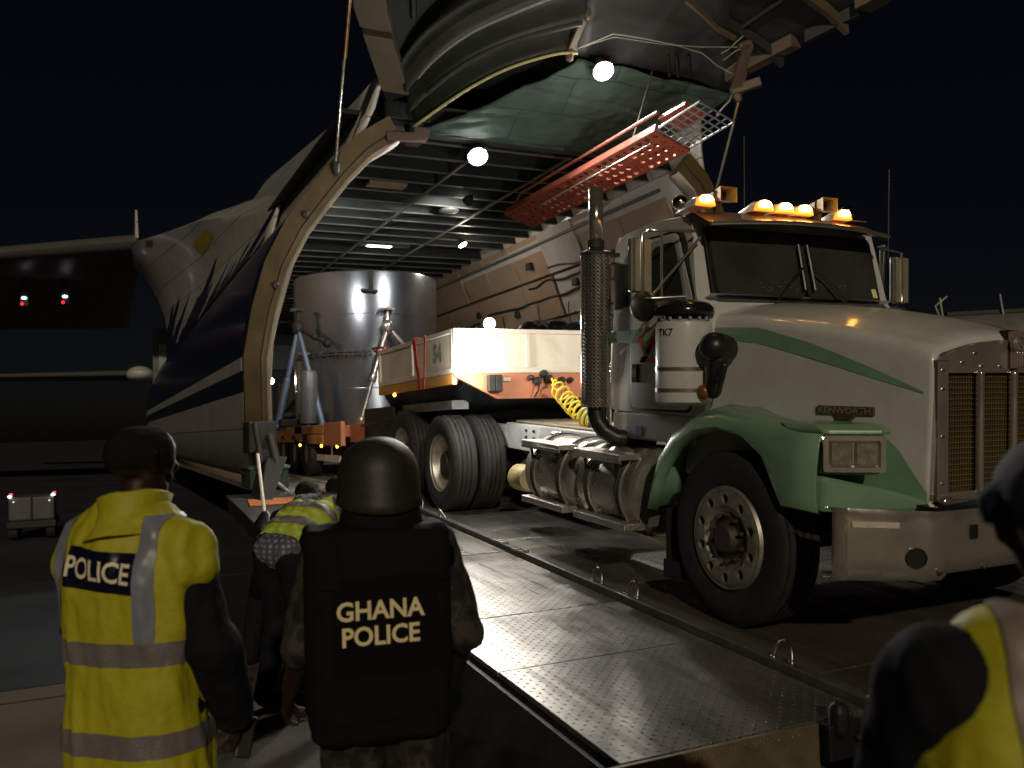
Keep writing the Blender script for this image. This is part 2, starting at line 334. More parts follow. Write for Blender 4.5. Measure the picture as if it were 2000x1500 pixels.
# ================================================================ cargo aircraft
XC = 5.45
ac = tag(empty('cargo_aircraft', (XC, 12, 0)), 'huge white and navy cargo aircraft with raised nose and open lit hold', 'aircraft')
off = Vector((-XC, -12, 0))
_build = B.build
def AB(b, name, m, parent=ac, **k):          # build with world coordinates under the aircraft
    o = _build(b, name, m, parent, **k)
    if parent is ac: o.location = off
    return o
RING = [(3.62, 1.35), (3.76, 1.91), (3.82, 2.73), (3.74, 3.34), (3.61, 3.88), (3.39, 4.35), (3.16, 4.68), (2.88, 5.05), (2.59, 5.36), (2.22, 5.60), (1.6, 5.9), (.8, 6.1), (0, 6.16)]
def prof(Y):
    k = max(0, min(1, (Y-10.5)/10)); t = max(0, (Y-38)/30); sc = 1-.55*min(1, t)
    pts = [(0, .55), (1.6, .57), (2.6, .72), (3.25, 1.0)] + RING[:9] + [(2.45, 5.7+.35*k), (2.36, 6.1+.7*k), (2.0, 6.35+1.2*k), (1.1, 6.55+1.6*k), (0, 6.6+1.75*k)]
    return [(x*sc, 5.2+(z-5.2)*sc if t > 0 else z) for x, z in pts]
secs = []
for Y in [0, 11, 12, 13, 14.5, 16, 18, 20, 23, 26, 30, 35, 40, 46, 52, 58, 64, 68]:
    pr = prof(max(Y, 10.5)); q = []
    for sgn in (-1, 1):
        pp = pr if sgn < 0 else pr[::-1][1:-1]
        for x, z in pp:
            y = Y if Y else 11.62-.38*(max(z, 1.8)-1.8)-(.0 if z < 5.6 else 0)
            if Y and Y < 12: y = lerp(11.62-.38*(max(z, 1.8)-1.8), 12, .5)
            q.append((XC+sgn*x, y, z))
    secs.append(q)
AB(B().loft(secs, closed=True), 'fuselage_skin', liv, smooth=35, solid=-.05)
# opening frame (ring): inner and outer edge, real depth
def ringpt(x, z, o=0): return Vector((XC+x, 11.6-.38*(z-1.8)-o, z))
out = [(-x, z) for x, z in RING] + [(x, z) for x, z in RING[::-1][1:]]
def inset(pts, d):
    res = []
    for i, p in enumerate(pts):
        a = Vector(pts[max(i-1, 0)]); b = Vector(pts[min(i+1, len(pts)-1)]); t = (b-a).normalized(); res.append((p[0]+t.y*d, p[1]-t.x*d))
    return res
inn = inset(out, .27); mid = inset(out, .19); mid2 = inset(out, .16)
o_ = [(x*1.004, z+.01) for x, z in out]
fr = []
for p, m2, m1, q in zip(o_, mid2, mid, inn):
    fr.append([ringpt(*p, .02), ringpt(*m2, .06), ringpt(*m2, .035), ringpt(*m1, .035), ringpt(*m1, .06), ringpt(*q, .02), ringpt(*q, -.22), ringpt(*p, -.1)])
AB(B().loft(fr[-10:], closed=True, caps=True), 'opening_frame', ringm, smooth=30)
ring = AB(B().loft(fr[:10], closed=True, caps=True), 'opening_frame', ringm, smooth=30)
inn2 = inset(out, .29)
sl = [[ringpt(*q, .015), ringpt(*r_, .02+.02*math.sin(i*2.1)), ringpt(*r_, -.2)] for i, (q, r_) in enumerate(zip(inset(out, .262), inset(out, .305)))]
_build(B().loft(sl[:10]), 'rubber_seal', mat('grey seal', (.32, .28, .22), .7, dirt=.5), ring, smooth=40, solid=.012); _build(B().loft(sl[-10:]), 'rubber_seal', mat('grey seal', (.32, .28, .22), .7, dirt=.5), ring, smooth=40, solid=.012)
for x, z in [(-3.62, 3.6), (3.62, 3.6), (-3.3, 4.42)]:
    p = ringpt(x*.965, z, .05); _build(B().lathe([(.045, 0), (.045, .03), (.03, .045), (0, .045)], p, (0, -1, -.38), 14), 'latch_socket', darkm, ring, smooth=40)
# lower hinge hardware and dark lower frame leg on both sides
for sgn in (-1, 1):
    x = XC+sgn*3.6
    hb = B().box(x-.17, x+.17, 11.35, 11.85, 1.55, 1.95).box(x-.1, x+.12, 11.25, 11.5, 1.4, 1.6)
    hb.cap((x+.08, 11.3, 1.75), (x+.16, 11.15, 1.3), .05, .05).cap((x-.1, 11.28, 1.9), (x-.05, 11.2, 1.45), .04, .03)
    AB(hb, 'hinge_block', darkm, bevel=.02)
    lg = B().loft([[(x-sgn*.28-.0, 11.2, 1.5), (x-sgn*.02, 11.2, 1.5), (x-sgn*.02, 11.7, 1.5), (x-sgn*.28, 11.7, 1.5)],
                   [(x+sgn*.0, 10.8, .95), (x+sgn*.16, 10.8, .95), (x+sgn*.16, 11.5, .95), (x+sgn*.0, 11.5, .95)],
                   [(x+sgn*.05, 10.5, .55), (x+sgn*.2, 10.5, .55), (x+sgn*.2, 11.4, .55), (x+sgn*.05, 11.4, .55)]], closed=True, caps=True)
    AB(lg, 'lower_frame', rubber, bevel=.02)
# hold floor, ceiling with ribs and rails, walls of separate panels, rear bulkhead
floorm = mat('hold floor metal', (.30, .28, .25), .5, .5, var=.3, scale=2, dirt=.6)
fl = AB(B().box(1.95, 8.95, 11.66, 36, .98, 1.06), 'hold_floor', floorm)
for x in (2.9, 3.5, 4.9, 6.3, 7.8): _build(B().box(x-.04, x+.04, 11.7, 30, 1.06, 1.085), 'floor_rail', greyf, fl)
cl = AB(B().box(2.8, 8.1, 10.75, 36, 5.80, 5.86), 'ceiling', ceilm)
for k in range(40):
    y = 10.9+k*.62
    if k == 11 : continue
    _build(B().box(3.0, 7.95, y-.015, y+.015, 5.60, 5.80), 'ceiling_rib', ceilm, cl); _build(B().box(3.0, 7.95, y-.028, y+.028, 5.585, 5.598), 'rib_flange', ribm, cl)
for x in (3.45, 4.78, 6.1): _build(B().box(x-.025, x+.025, 10.8, 35, 5.57, 5.592), 'ceiling_rail', ribm, cl)
fb = B().box(3.3, 7.6, 10.55, 10.72, 5.58, 5.72).box(3.3, 7.6, 10.5, 10.6, 5.72, 5.95)
for i in range(9): fb.box(3.6+i*.45, 3.72+i*.45, 10.50, 10.54, 5.60, 5.70)
AB(fb, 'ceiling_front_beam', mat('dark beam', (.05, .06, .06), .5, .4), bevel=.01)
tb_ = at(792, 268, lean=.0); AB(B().obox(tb_, (1, .1, .12), .55, .12, .1).box(tb_.x+.1, tb_.x+.3, tb_.y-.05, tb_.y+.4, tb_.z+.02, tb_.z+.14), 'frame_bracket', mat('rusty bracket', (.07, .04, .025), .6, dirt=.5), bevel=.015)
# small fittings on the ceiling
_build(B().box(3.75, 4.35, 12.85, 13.1, 5.55, 5.6), 'ceiling_placard', cream, cl, bevel=.01)
_build(B().ball((5.55, 14.2, 5.58), (.18, .2, .05)), 'ceiling_dome', ribm, cl, smooth=60)
def wallpt(y, t, sgn=1):   # t 0 top .. 1 bottom of the side wall
    x, z = interp([(0, 2.45), (.25, 2.95), (.55, 3.35), (1, 3.5)], t), lerp(5.62, 1.06, t)
    return Vector((XC+sgn*x, y, z))
wb = AB(B().grid(lambda u, v: wallpt(lerp(11.2, 36, u), v)+Vector((.07, 0, 0)), 2, 14), 'side_wall', mat('wall recess', (.10, .07, .05), .8), smooth=60, solid=.03)
tv = [0, .18, .36, .55, .78, 1]
for i in range(15):
    y0 = 11.25+i*1.42; y1 = y0+1.42
    for j in range(5):
        a, b = tv[j]+.006, tv[j+1]-.006; dy = random.uniform(.012, .03); jit = random.uniform(-.012, .012)
        o = _build(B().grid(lambda u, v: wallpt(lerp(y0+dy, y1-dy, u), lerp(a, b, v))+Vector((jit, 0, 0)), 1, 1), 'wall_panel', cream2 if (i, j) in ((2, 0), (2, 1), (7, 2), (5, 3)) else cream, wb, solid=.035)
# conduits and cables along the wall
def conduit(t, y0, y1, r, m, amp=0, n=30, name='conduit'):
    P = []
    for i in range(n+1):
        y = lerp(y0, y1, i/n); p = wallpt(y, t+amp*noise.noise(Vector((y*1.3, t*9, 0))))+Vector((-.06-.03*abs(noise.noise(Vector((y*2, 5, t)))), 0, 0)); P.append(p)
    _build(B().tube(P, r, 8), name, m, wb, smooth=60)
conduit(.16, 11.4, 15.5, .018, blackp, .03); conduit(.21, 12.2, 16.6, .022, blackp, .02); conduit(.27, 13, 19, .028, darkm, .012)
conduit(.40, 11.4, 30, .045, teal); conduit(.44, 12, 30, .03, teal); conduit(.52, 12.5, 22, .022, blackp, .02); conduit(.58, 12, 19, .018, darkm, .015)
conduit(.30, 19.6, 24, .03, darkm, .02); conduit(.05, 11.3, 30, .03, ribm)
for y in (12.3, 13.2, 14.4, 15.1, 16.4, 18.2, 20.5):
    P = [wallpt(y+i*.06, .30+.035*i+.02*math.sin(i*1.3+y))+Vector((-.1, 0, 0)) for i in range(6)]
    P += [wallpt(y+.3+i*.07, .475-.03*i)+Vector((-.1, 0, 0)) for i in range(1, 5)]
    _build(B().tube(P, .011, 6), 'hanging_cable', blackp, wb, smooth=60)
for y, t in ((13.6, .16), (17.5, .3), (19.5, .25), (14.7, .24), (12.0, .2), (16.2, .12)):
    p = wallpt(y, t); _build(B().box(p.x-.10, p.x-.02, y-.1, y+.1, p.z-.07, p.z+.07), 'junction_box', darkm, wb, bevel=.01)
# left inner lining and far end of the hold
AB(B().grid(lambda u, v: wallpt(lerp(12, 36, u), v, -1), 1, 14), 'side_wall', cream, smooth=60, solid=.03)
rb = AB(B().box(1.8, 9.2, 34.9, 35.1, 1.0, 5.8), 'rear_bulkhead', mat('rear bulkhead', (.12, .13, .12), .6, var=.3))
_build(B().box(2.0, 8.8, 34.78, 34.88, 4.25, 5.2), 'bulkhead_panel', mat('grey green panel', (.30, .33, .30), .6), rb)
for i in range(5):
    x = 2.2+i*1.32
    _build(B().hexa([(x, 34.5, 1.1), (x+1.25, 34.5, 1.1), (x+1.25, 34.6, 1.1), (x, 34.6, 1.1), (x+.1, 34.7, 3.7), (x+1.2, 34.7, 3.7), (x+1.2, 34.8, 3.7), (x+.1, 34.8, 3.7)]), 'bulkhead_panel', cream, rb)
_build(B().obox((3.6, 34.4, 2.7), (1, 0, -1.3), 3.4, .18, .1).obox((6.6, 34.4, 2.7), (1, 0, 1.3), 3.4, .18, .1), 'cross_brace', darkm, rb)

# ---- lamps
def lamp(name, p, d, r, power, col=(1, .97, .92), es=60, parent=ac, body=True, lsize=.1, offs=.06, spot=None, fill=0):
    d = Vector(d).normalized(); p = Vector(p)
    hb = B().lathe([(0, -r*1.5), (r*.55, -r*1.45), (r*.8, -r*.8), (r*1.12, -.01), (r*1.12, .02), (r*1.0, .02), (r*1.0, 0)], p, d, 24, close=False)
    hb.cap(p-d*r*1.3, p-d*r*2.2, r*.22, r*.22)
    o = AB(hb, name, darkm, parent, smooth=40) if parent is ac else _build(hb, name, darkm, parent, smooth=40)
    prof_ = [(r*.98*math.cos(a), r*.45*math.sin(a)) for a in [i*math.pi/2/6 for i in range(6)]]+[(0, r*.45)]
    _build(B().lathe(prof_, p+d*.005, d, 24, close=False), 'lens', emis(name+' lens', col, es), o, smooth=60)
    li = bpy.data.lights.new(name+'_light', 'SPOT' if spot else 'POINT'); li.energy = power; li.color = col; li.shadow_soft_size = lsize
    lo = bpy.data.objects.new(name+'_light', li); C.objects.link(lo); lo.parent = o; lo.location = p+d*(r*.45+offs)
    if spot: li.spot_size = R(spot); li.spot_blend = .5; lo.rotation_euler = (-d).to_track_quat('Z', 'Y').to_euler()
    if fill:
        l2 = bpy.data.lights.new(name+'_spill', 'POINT'); l2.energy = fill; l2.color = col; l2.shadow_soft_size = .1; q2 = bpy.data.objects.new(name+'_spill', l2); C.objects.link(q2); q2.parent = o; q2.location = p+d*.5
    return o
pA = at(1178, 138, V=.25); pB = at(933, 305, V=.16)
lamp('nose_flood_lamp', pA, (-.12, -.6, -.78), .125, 330, (1, .97, .91), 320, spot=165, fill=14)
lamp('ceiling_flood_lamp', pB, (-.15, -.65, -.75), .13, 430, (1, .98, .93), 130, spot=165, fill=2)
for i, (y, pw) in enumerate(((17.8, 22), (24.6, 16), (30.2, 12), (13.9, 0))):
    if not pw: continue
    o = _build(B().box(4.95, 6.02, y-.11, y+.11, 5.66, 5.74), 'strip_lamp', ribm, cl)
    _build(B().box(5.1, 5.62, y-.06, y+.06, 5.645, 5.658), 'diffuser', emis('strip diffuser', (.86, 1, .74), 9), o)
    li = bpy.data.lights.new('strip_light', 'AREA'); li.shape = 'RECTANGLE'; li.size = .5; li.size_y = .12; li.energy = pw; li.color = (.92, 1, .85)
    lo = bpy.data.objects.new('strip_light', li); C.objects.link(lo); lo.parent = o; lo.location = (5.36, y, 5.62)
lamp('hold_work_lamp', (3.1, 13.6, 5.2), (.5, .75, -.3), .09, 150, (1, .96, .9), 40, lsize=.12, spot=110)
lamp('hold_work_lamp', (5.5, 13.2, 5.5), (-.1, .9, -.35), .08, 150, (1, .96, .9), 40, lsize=.1, spot=100)
lamp('hold_work_lamp', (3.46, 20, 2.95), (-.1, -1, .1), .07, 30, (1, .93, .82), 50)
lamp('hold_work_lamp', (6.6, 16.2, 5.45), (.3, -.3, -.8), .09, 26, (1, .85, .66), 30, lsize=.12)

# ---- raised nose (visor) above the ramp
VL = [(0, (3.25, 10.25)), (.22, (2.55, 9.15)), (.5, (2.0, 7.6)), (1, (1.9, 5.0))]
VR = [(0, (7.5, 10.1)), (.22, (7.85, 9.2)), (.5, (9.25, 7.9)), (1, (9.9, 5.2))]
def vedge(t, v):
    return Vector((interp([(a, b[0]) for a, b in t], v), interp([(a, b[1]) for a, b in t], v)))
def vshell(u, v):
    p = vedge(VL, v).lerp(vedge(VR, v), u); z = 5.6+.55*(10.65-p.y)+1.15*math.sin(math.pi*u)**.7*(.3+.7*v); return Vector((p.x, p.y, z))
visor = AB(B().grid(vshell, 24, 16), 'raised_nose', visorm, smooth=40, solid=.08)
def rimstrip(t, v0, v1, w, m, name='rim_panel', lo=.02):
    sgn = 1 if t is VL else -1; P = []
    for i in range(5):
        v = lerp(v0, v1, i/4); p = vedge(t, v); z = 5.6+.55*(10.65-p.y)
        P.append([Vector((p.x-sgn*.03, p.y, z+.06)), Vector((p.x-sgn*.03, p.y, z-lo)), Vector((p.x+sgn*w, p.y-.05, z-lo-.03)), Vector((p.x+sgn*w, p.y-.05, z+.12))])
    _build(B().loft(P, closed=True, caps=True), name, m, visor, bevel=.01)
rimstrip(VL, .03, .16, .30, tanm); rimstrip(VL, .175, .33, .34, tanm); rimstrip(VL, .345, .6, .34, tanm); rimstrip(VL, .62, .95, .34, tanm)
rimstrip(VR, .20, .335, .20, tanm); rimstrip(VR, .35, .45, .12, visorm); rimstrip(VR, .46, .60, .30, tanm); rimstrip(VR, .62, .95, .3, tanm)
# cross frames inside the nose
for v in (.3, .42, .55, .7, .85):
    P = []
    for i in range(21):
        u = i/20; p = vshell(u, v); P.append([p+Vector((0, -.04, -.02)), p+Vector((0, .04, -.02)), p+Vector((0, .04, -.16)), p+Vector((0, -.04, -.16))])
    _build(B().loft(P, closed=True, caps=True), 'nose_frame', tanm if v == .42 else visorm, visor, smooth=30)
for u in (.12, .3, .5, .7, .88):
    _build(B().tube([vshell(u, .18+.8*i/8)+Vector((0, 0, -.06)) for i in range(9)], .04, 6), 'nose_stringer', visorm, visor, smooth=50)
# arched hinge frames at the left of the padded lining
arcs = [[(808, 248), (870, 203), (930, 165), (1000, 131), (1085, 106), (1128, 104)], [(797, 222), (850, 168), (920, 118), (1000, 82), (1090, 56), (1146, 44)],
        [(790, 180), (846, 115), (918, 62), (1000, 24), (1080, -8), (1150, -30)], [(770, 150), (820, 80), (890, 25), (970, -20), (1060, -60), (1150, -90)]]
def arcpt(k, t, V):
    a = arcs[k]; s_ = t*(len(a)-1); i = min(int(s_), len(a)-2); f_ = s_-i
    p = [a[max(i-1, 0)], a[i], a[i+1], a[min(i+2, len(a)-1)]]
    q = [.5*(2*p[1][c]+(p[2][c]-p[0][c])*f_+(2*p[0][c]-5*p[1][c]+4*p[2][c]-p[3][c])*f_*f_+(3*p[1][c]-p[0][c]-3*p[2][c]+p[3][c])*f_**3) for c in (0, 1)]
    return at(q[0], q[1], V=V)
agreen = mat('olive frame paint', (.028, .032, .022), .5, var=.3, scale=3)
for k in range(3):
    _build(B().grid(lambda u, v: arcpt(k, u, .16).lerp(arcpt(k+1, u, .02), v)+Vector((0, 0, .16*math.sin(math.pi*v))), 24, 8), 'arched_frame', agreen, visor, smooth=40, solid=.03)
_build(B().tube([arcpt(0, i/24, .18) for i in range(25)], .017, 8), 'yellow_edge_strip', mat('yellow seal', (.42, .40, .16), .5), visor, smooth=60)
_build(B().tube([arcpt(1, .15+.8*i/24, .15) for i in range(25)], .03, 8), 'frame_edge', visorm, visor, smooth=60)
_build(B().tube([arcpt(2, .1+.9*i/24, .1) for i in range(25)], .035, 8), 'frame_edge', mat('pale edge', (.2, .2, .17), .5), visor, smooth=60)
# padded green lining and smooth bulkhead
qa, qb, qc, qd = at(812, 255, V=.02), at(1128, 118, V=.02), at(1432, 186, V=.02), at(1215, 312, V=.02)
def quilt(u, v):
    p = qa.lerp(qd, u).lerp(qb.lerp(qc, u), v)
    sag = .045*noise.noise(Vector((u*5, v*4, 1)))+.02*noise.noise(Vector((u*14, v*12, 3)))
    seam = -.03*max(0, 1-abs(((u*5) % 1)-.5)*-0-abs(((v*3) % 1))*14)
    ed = .05*math.sin(u*17)*max(0, 1-u*9)*2
    return p+Vector((ed, 0, sag-seam-.05*math.sin(math.pi*v)))
quiltm = mat('green padded lining', (.046, .082, .064), .75, var=.3, scale=3.5, bump=.4, bscale=14, panel=(1.1, .5, 0, 1, .006))
_build(B().grid(quilt, 60, 40), 'padded_lining', quiltm, visor, smooth=60, solid=.03)
ba, bb, bc, bd = at(1120, 112, V=-.06), at(1436, 178, V=-.06), at(1420, -40, V=-.3), at(1150, -40, V=-.3)
_build(B().grid(lambda u, v: ba.lerp(bb, u).lerp(bd.lerp(bc, u), v)+Vector((0, 0, .05*math.sin(math.pi*u))), 12, 8), 'nose_bulkhead', mat('grey bulkhead', (.05, .056, .054), .5, .1, var=.25, scale=2), visor, smooth=60, solid=.03)
for px in (1322, 1346, 1305):
    a = at(px, 108, V=.0); b = at(px+3, 150, V=.0); _build(B().tube([a, b], .022, 8), 'bulkhead_stiffener', visorm, visor, smooth=60)
# hinge brackets, wires
hp = at(1112, 100, V=.12); hq = at(1146, 22, V=.02)
_build(B().obox((hp+hq)/2, hq-hp, (hq-hp).length, .09, .06).cap(hp, hp+Vector((0, 0, -.08)), .06, .05).cap(hq, hq+Vector((0, 0, -.05)), .05, .05), 'hinge_bracket', tanm, visor, bevel=.012)
hp = at(1436, 175, V=.1); hq = at(1462, 85, V=.02)
_build(B().obox((hp+hq)/2, hq-hp, (hq-hp).length, .13, .1).cap(hp, hp+Vector((.05, 0, -.12)), .08, .05).cap(hq, hq+Vector((-.12, 0, -.05)), .05, .04).obox(hp+Vector((.1, -.1, .02)), (1, -.7, .3), .4, .1, .12), 'hinge_bracket', tanm, visor, bevel=.012)
def wire(pts, r, m, name='wire', V=.1):
    P = [at(x, y, V=V) for x, y in pts]; Q = []
    for i in range(len(P)-1):
        for k in range(5): Q.append(P[i].lerp(P[i+1], k/5))
    _build(B().tube(Q+[P[-1]], r, 6), name, m, visor, smooth=60)
wm = mat('pale wire', (.35, .34, .28), .5)
wire([(1120, 98), (1160, 82), (1198, 66), (1250, 74), (1320, 88), (1372, 104), (1400, 128), (1432, 145)], .007, wm)
wire([(1135, 92), (1200, 72), (1290, 86), (1370, 92), (1440, 92)], .006, wm)
wire([(1408, 105), (1424, 96), (1440, 80), (1452, 70)], .006, wm); wire([(1412, 118), (1436, 100), (1455, 92)], .006, wm)
wire([(1432, 178), (1426, 195), (1412, 210), (1400, 224)], .014, wm, 'hanging_strap')
wire([(1340, 0), (1375, 30), (1400, 55), (1435, 75)], .035, tanm, 'nose_pipe', .05)
# polished actuator rods between frame and nose
for (a, b, ra) in ((at(655, 322, lean=.06), at(684, -30, V=.0), .03), (at(1398, 376, lean=.06), at(1458, 140, V=.02), .035)):
    m_ = a.lerp(b, .62)
    o = AB(B().tube([a, m_], ra*.62, 12), 'actuator_rod', chrome, smooth=60)
    _build(B().tube([m_, b], ra, 12), 'actuator_cylinder', mat('bronze cylinder', (.32, .2, .1), .3, 1), o, smooth=40); _build(B().cap(a, a+Vector((0, 0, -.08)), .06, .045), 'actuator_foot', darkm, o, smooth=40)

# ---- perforated plank slung under the ceiling
pk = tag(empty('stowed_loading_plank', (5.95, 10, 5.0), (0, R(20), 0)), 'orange perforated loading plank with wire mesh end slung below aircraft ceiling', 'plank')
po = Vector((-5.95, -10, -5.0))
def PB(b, name, m, **k):
    o = _build(b, name, m, pk, **k); o.location = po; return o
x0, x1, y0, y1, zp = 5.72, 6.22, 8.2, 12.3, 5.0
PB(B().holed(lambda u, v: Vector((lerp(x0, x1, u), lerp(y0, y1, v), zp)), 4, 26, .29, 8), 'perforated_deck', ladderm, solid=.02)
for x in (x0, x1):
    PB(B().box(x-.012, x+.012, y0, y1, zp+.004, zp+.09).box(x-.012, x+.05*(1 if x == x0 else -1), y0, y1, zp+.09, zp+.10), 'side_channel', ladderm)
for k in range(6):
    y = lerp(y0+.1, y1-.1, k/5); PB(B().box(x0+.02, x1-.02, y-.03, y+.03, zp+.03, zp+.10), 'cross_member', ladderm)
PB(B().tube([(x0-.03, y0, zp+.24), (x0-.03, y1-.5, zp+.22), (x0+.1, y1, zp+.06)], .022, 8), 'hand_tube', ladderm, smooth=60)
PB(B().tube([(x0+.1, y0+.2, zp-.03), (x0+.14, y1-1, zp-.03)], .012, 8), 'edge_rod', alu, smooth=60)
mw = mat('galvanised mesh wire', (.25, .25, .25), .5, .7)
for k in range(6):
    x = lerp(x0+.02, x1, k/5); PB(B().tube([(x, y0-.75, zp+.1), (x, y0+.02, zp+.03)], .009, 6), 'mesh_wire', mw)
for k in range(8):
    y = lerp(y0-.75, y0, k/7); z = lerp(zp+.1, zp+.03, k/7); PB(B().tube([(x0+.02, y, z+.012), (x1, y, z+.012)], .009, 6), 'mesh_wire', mw)
PB(B().tube([(x0+.02, y0, zp+.05), (x0+.02, y0-.76, zp+.1), (x1, y0-.76, zp+.1), (x1, y0, zp+.05)], .014, 8), 'mesh_frame', mw)
for y in (9.2, 11.6): PB(B().tube([(5.97, y, zp+.1), (5.97, y, 5.62 if y > 10.6 else 6.35)], .012, 6), 'hanger', darkm)
PB(B().box(x0, x0+.3, y0-.5, y0, zp+.16, zp+.2), 'side_channel', ladderm)

# ---- wing, wing root fairing, tailplane
def glove(u, v):     # u along Y, v around from fuselage top to side
    Y = lerp(15.5, 30.5, u); lx = interp([(15.5, 2.86), (17, 2.74), (20, 2.4), (23, 2.0), (25.5, 1.45), (27.5, .95), (28.5, .82), (30.5, .80)], Y)
    top = Vector((XC-2.2, Y, interp([(13, 5.9), (17, 6.5), (20, 7.05), (23, 7.4), (28, 7.7), (31, 7.8)], Y))); lead = Vector((lx, Y, interp([(13, 5.45), (17, 6.0), (22, 6.9), (28, 7.5), (31, 7.6)], Y))); side = Vector((interp([(15.5, 2.68), (18, 2.46), (24, 2.18), (30.5, 1.92)], Y)+.04, Y, interp([(15.5, 5.25), (18, 5.0), (24, 4.6), (30.5, 4.1)], Y)))
    if v < .5:
        t = v*2; p = top.lerp(lead, t); p.z += .25*math.sin(math.pi*t)*u; return p
    t = (v-.5)*2; p = lead.lerp(side, t); c = lead.lerp(side, .5); p.x += lerp(.0, .45, u)*math.sin(math.pi*t); return p
AB(B().grid(glove, 30, 24), 'wing_root_fairing', livg, smooth=60, solid=-.05)
rc = [glove(1, i/24) for i in range(25)]
AB(B().add(rc, [tuple(range(25))]), 'fairing_end', hullw)
def foil(x, y, z, ch, th, dr=0):
    return [Vector((x, y+ch*c, z+th*h-dr*c*c)) for c, h in ((0, 0), (.004, .28), (.02, .6), (.08, .85), (.3, 1), (.7, .6), (1, .05), (1, -.05), (.6, -.6), (.2, -.85), (.06, -.7), (.018, -.5), (.004, -.25))]
AB(B().loft([foil(1.2, 28.0, 7.62, 15, .42, .9), foil(-4, 31.6, 7.55, 13, .36, .8), foil(-12, 37.2, 7.3, 9, .28, .5), foil(-24, 45.6, 6.8, 5, .2, .2)], closed=True, caps=True), 'wing', wingm, smooth=40)
AB(B().loft([foil(2.6, 51.5, 5.25, 7, .25), foil(-8, 62, 5.75, 4.5, .16)], closed=True, caps=True), 'tailplane', wingm, smooth=40)
AB(B().ball((2.0, 51.9, 5.2), (.7, 1.2, .45)), 'tailplane_fairing', hullw, smooth=60)
AB(B().loft([[(.98, 27.6, 7.6), (1.08, 27.6, 7.6), (1.08, 28.3, 7.6), (.98, 28.3, 7.6)], [(1.0, 27.9, 8.5), (1.06, 27.9, 8.5), (1.06, 28.2, 8.5), (1.0, 28.2, 8.5)]], closed=True, caps=True), 'blade_aerial', hullw, bevel=.02)
for i, (px, py) in enumerate(((47, 582), (127, 579))):  # mount made up to carry glowing light spots whose source is unclear
    p = at(px, py, Y=33); lb = AB(B().box(p.x-.12, p.x+.12, 33.05, 33.2, p.z-.25, 7.2), 'light_spot_mount', darkm)
    _build(B().ball((p.x, 33, p.z), (.085, .05, .05)), 'white_spot', emis('white light spot', (.75, .9, 1), 3), lb, smooth=60)
    _build(B().ball((p.x-.06, 33, p.z-.2), (.05, .04, .05)), 'red_spot', emis('red light spot', (1, .02, .03), 2.5), lb, smooth=60)
# decals on the fairing (yellow diamond and square)
gm = [glove(i/60, j/48) for i in range(61) for j in range(49)]
gbv = BVHTree.FromPolygons(gm, [(i*49+j, (i+1)*49+j, (i+1)*49+j+1, i*49+j+1) for i in range(60) for j in range(48)])
def onglove(px, py):
    d = ray(px, py).normalized(); h = gbv.ray_cast(Vector((0, 0, EYE)), d); return (h[0]-d*.03) if h[0] else at(px, py, Y=25)
ylw = mat('yellow decal', (.42, .33, .03), .5)
AB(B().add([onglove(*p) for p in ((402, 447), (418, 462), (396, 498), (376, 478))], [(0, 1, 2, 3)]), 'diamond_decal', ylw)
AB(B().add([onglove(*p) for p in ((285, 470), (298, 469), (297, 481), (284, 482))], [(0, 1, 2, 3)]), 'square_decal', mat('olive decal', (.16, .14, .05), .6))

# ================================================================ loading ramp (part of the aircraft)
def slab(b, x0, x1, y0, y1, t0, t1):
    return b.hexa([(x0, y0, rz(y0)+t0), (x1, y0, rz(y0)+t0), (x1, y1, rz(y1)+t0), (x0, y1, rz(y1)+t0), (x0, y0, rz(y0)+t1), (x1, y0, rz(y0)+t1), (x1, y1, rz(y1)+t1), (x0, y1, rz(y1)+t1)])
rbm = mat('dark ramp structure', (.02, .02, .02), .6, .3, var=.4)
rs = B(); slab(rs, 1.9, 3.2, 3.08, 11.6, -.20, -.035); slab(rs, 3.2, 7.5, 2.5, 11.6, -.24, -.035); slab(rs, 1.45, 1.9, 6.2, 11.6, -.2, -.035)
ramp = AB(rs, 'ramp', rbm)
def plate(x0, x1, y0, y1, m):
    g_ = .007; b = B(); slab(b, x0+g_, x1-g_, y0+g_, y1-g_, -.03, random.uniform(-.003, .002)); return _build(b, 'ramp_plate', m, ramp, bevel=.004)
Ys = [3.03, 4.21, 5.15, 6.95, 8.7, 10.3, 11.6]
for a, b in zip(Ys, Ys[1:]): plate(1.84 if a < 6.5 else 1.42, 3.16, a, b, rampm)
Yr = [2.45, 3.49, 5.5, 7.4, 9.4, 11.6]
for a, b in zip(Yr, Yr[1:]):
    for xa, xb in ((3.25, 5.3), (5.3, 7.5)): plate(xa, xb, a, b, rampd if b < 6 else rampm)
# edge of the ramp: sloping side skirt on the left
sk = B(); sk.hexa([(1.5, 3.2, .0), (1.84, 3.05, .2), (1.84, 6.2, .35), (1.3, 6.2, .0), (1.8, 3.06, rz(3.06)-.04), (1.88, 3.06, rz(3.06)-.04), (1.88, 6.2, rz(6.2)-.04), (1.8, 6.2, rz(6.2)-.04)])
_build(sk, 'side_skirt', rbm, ramp)
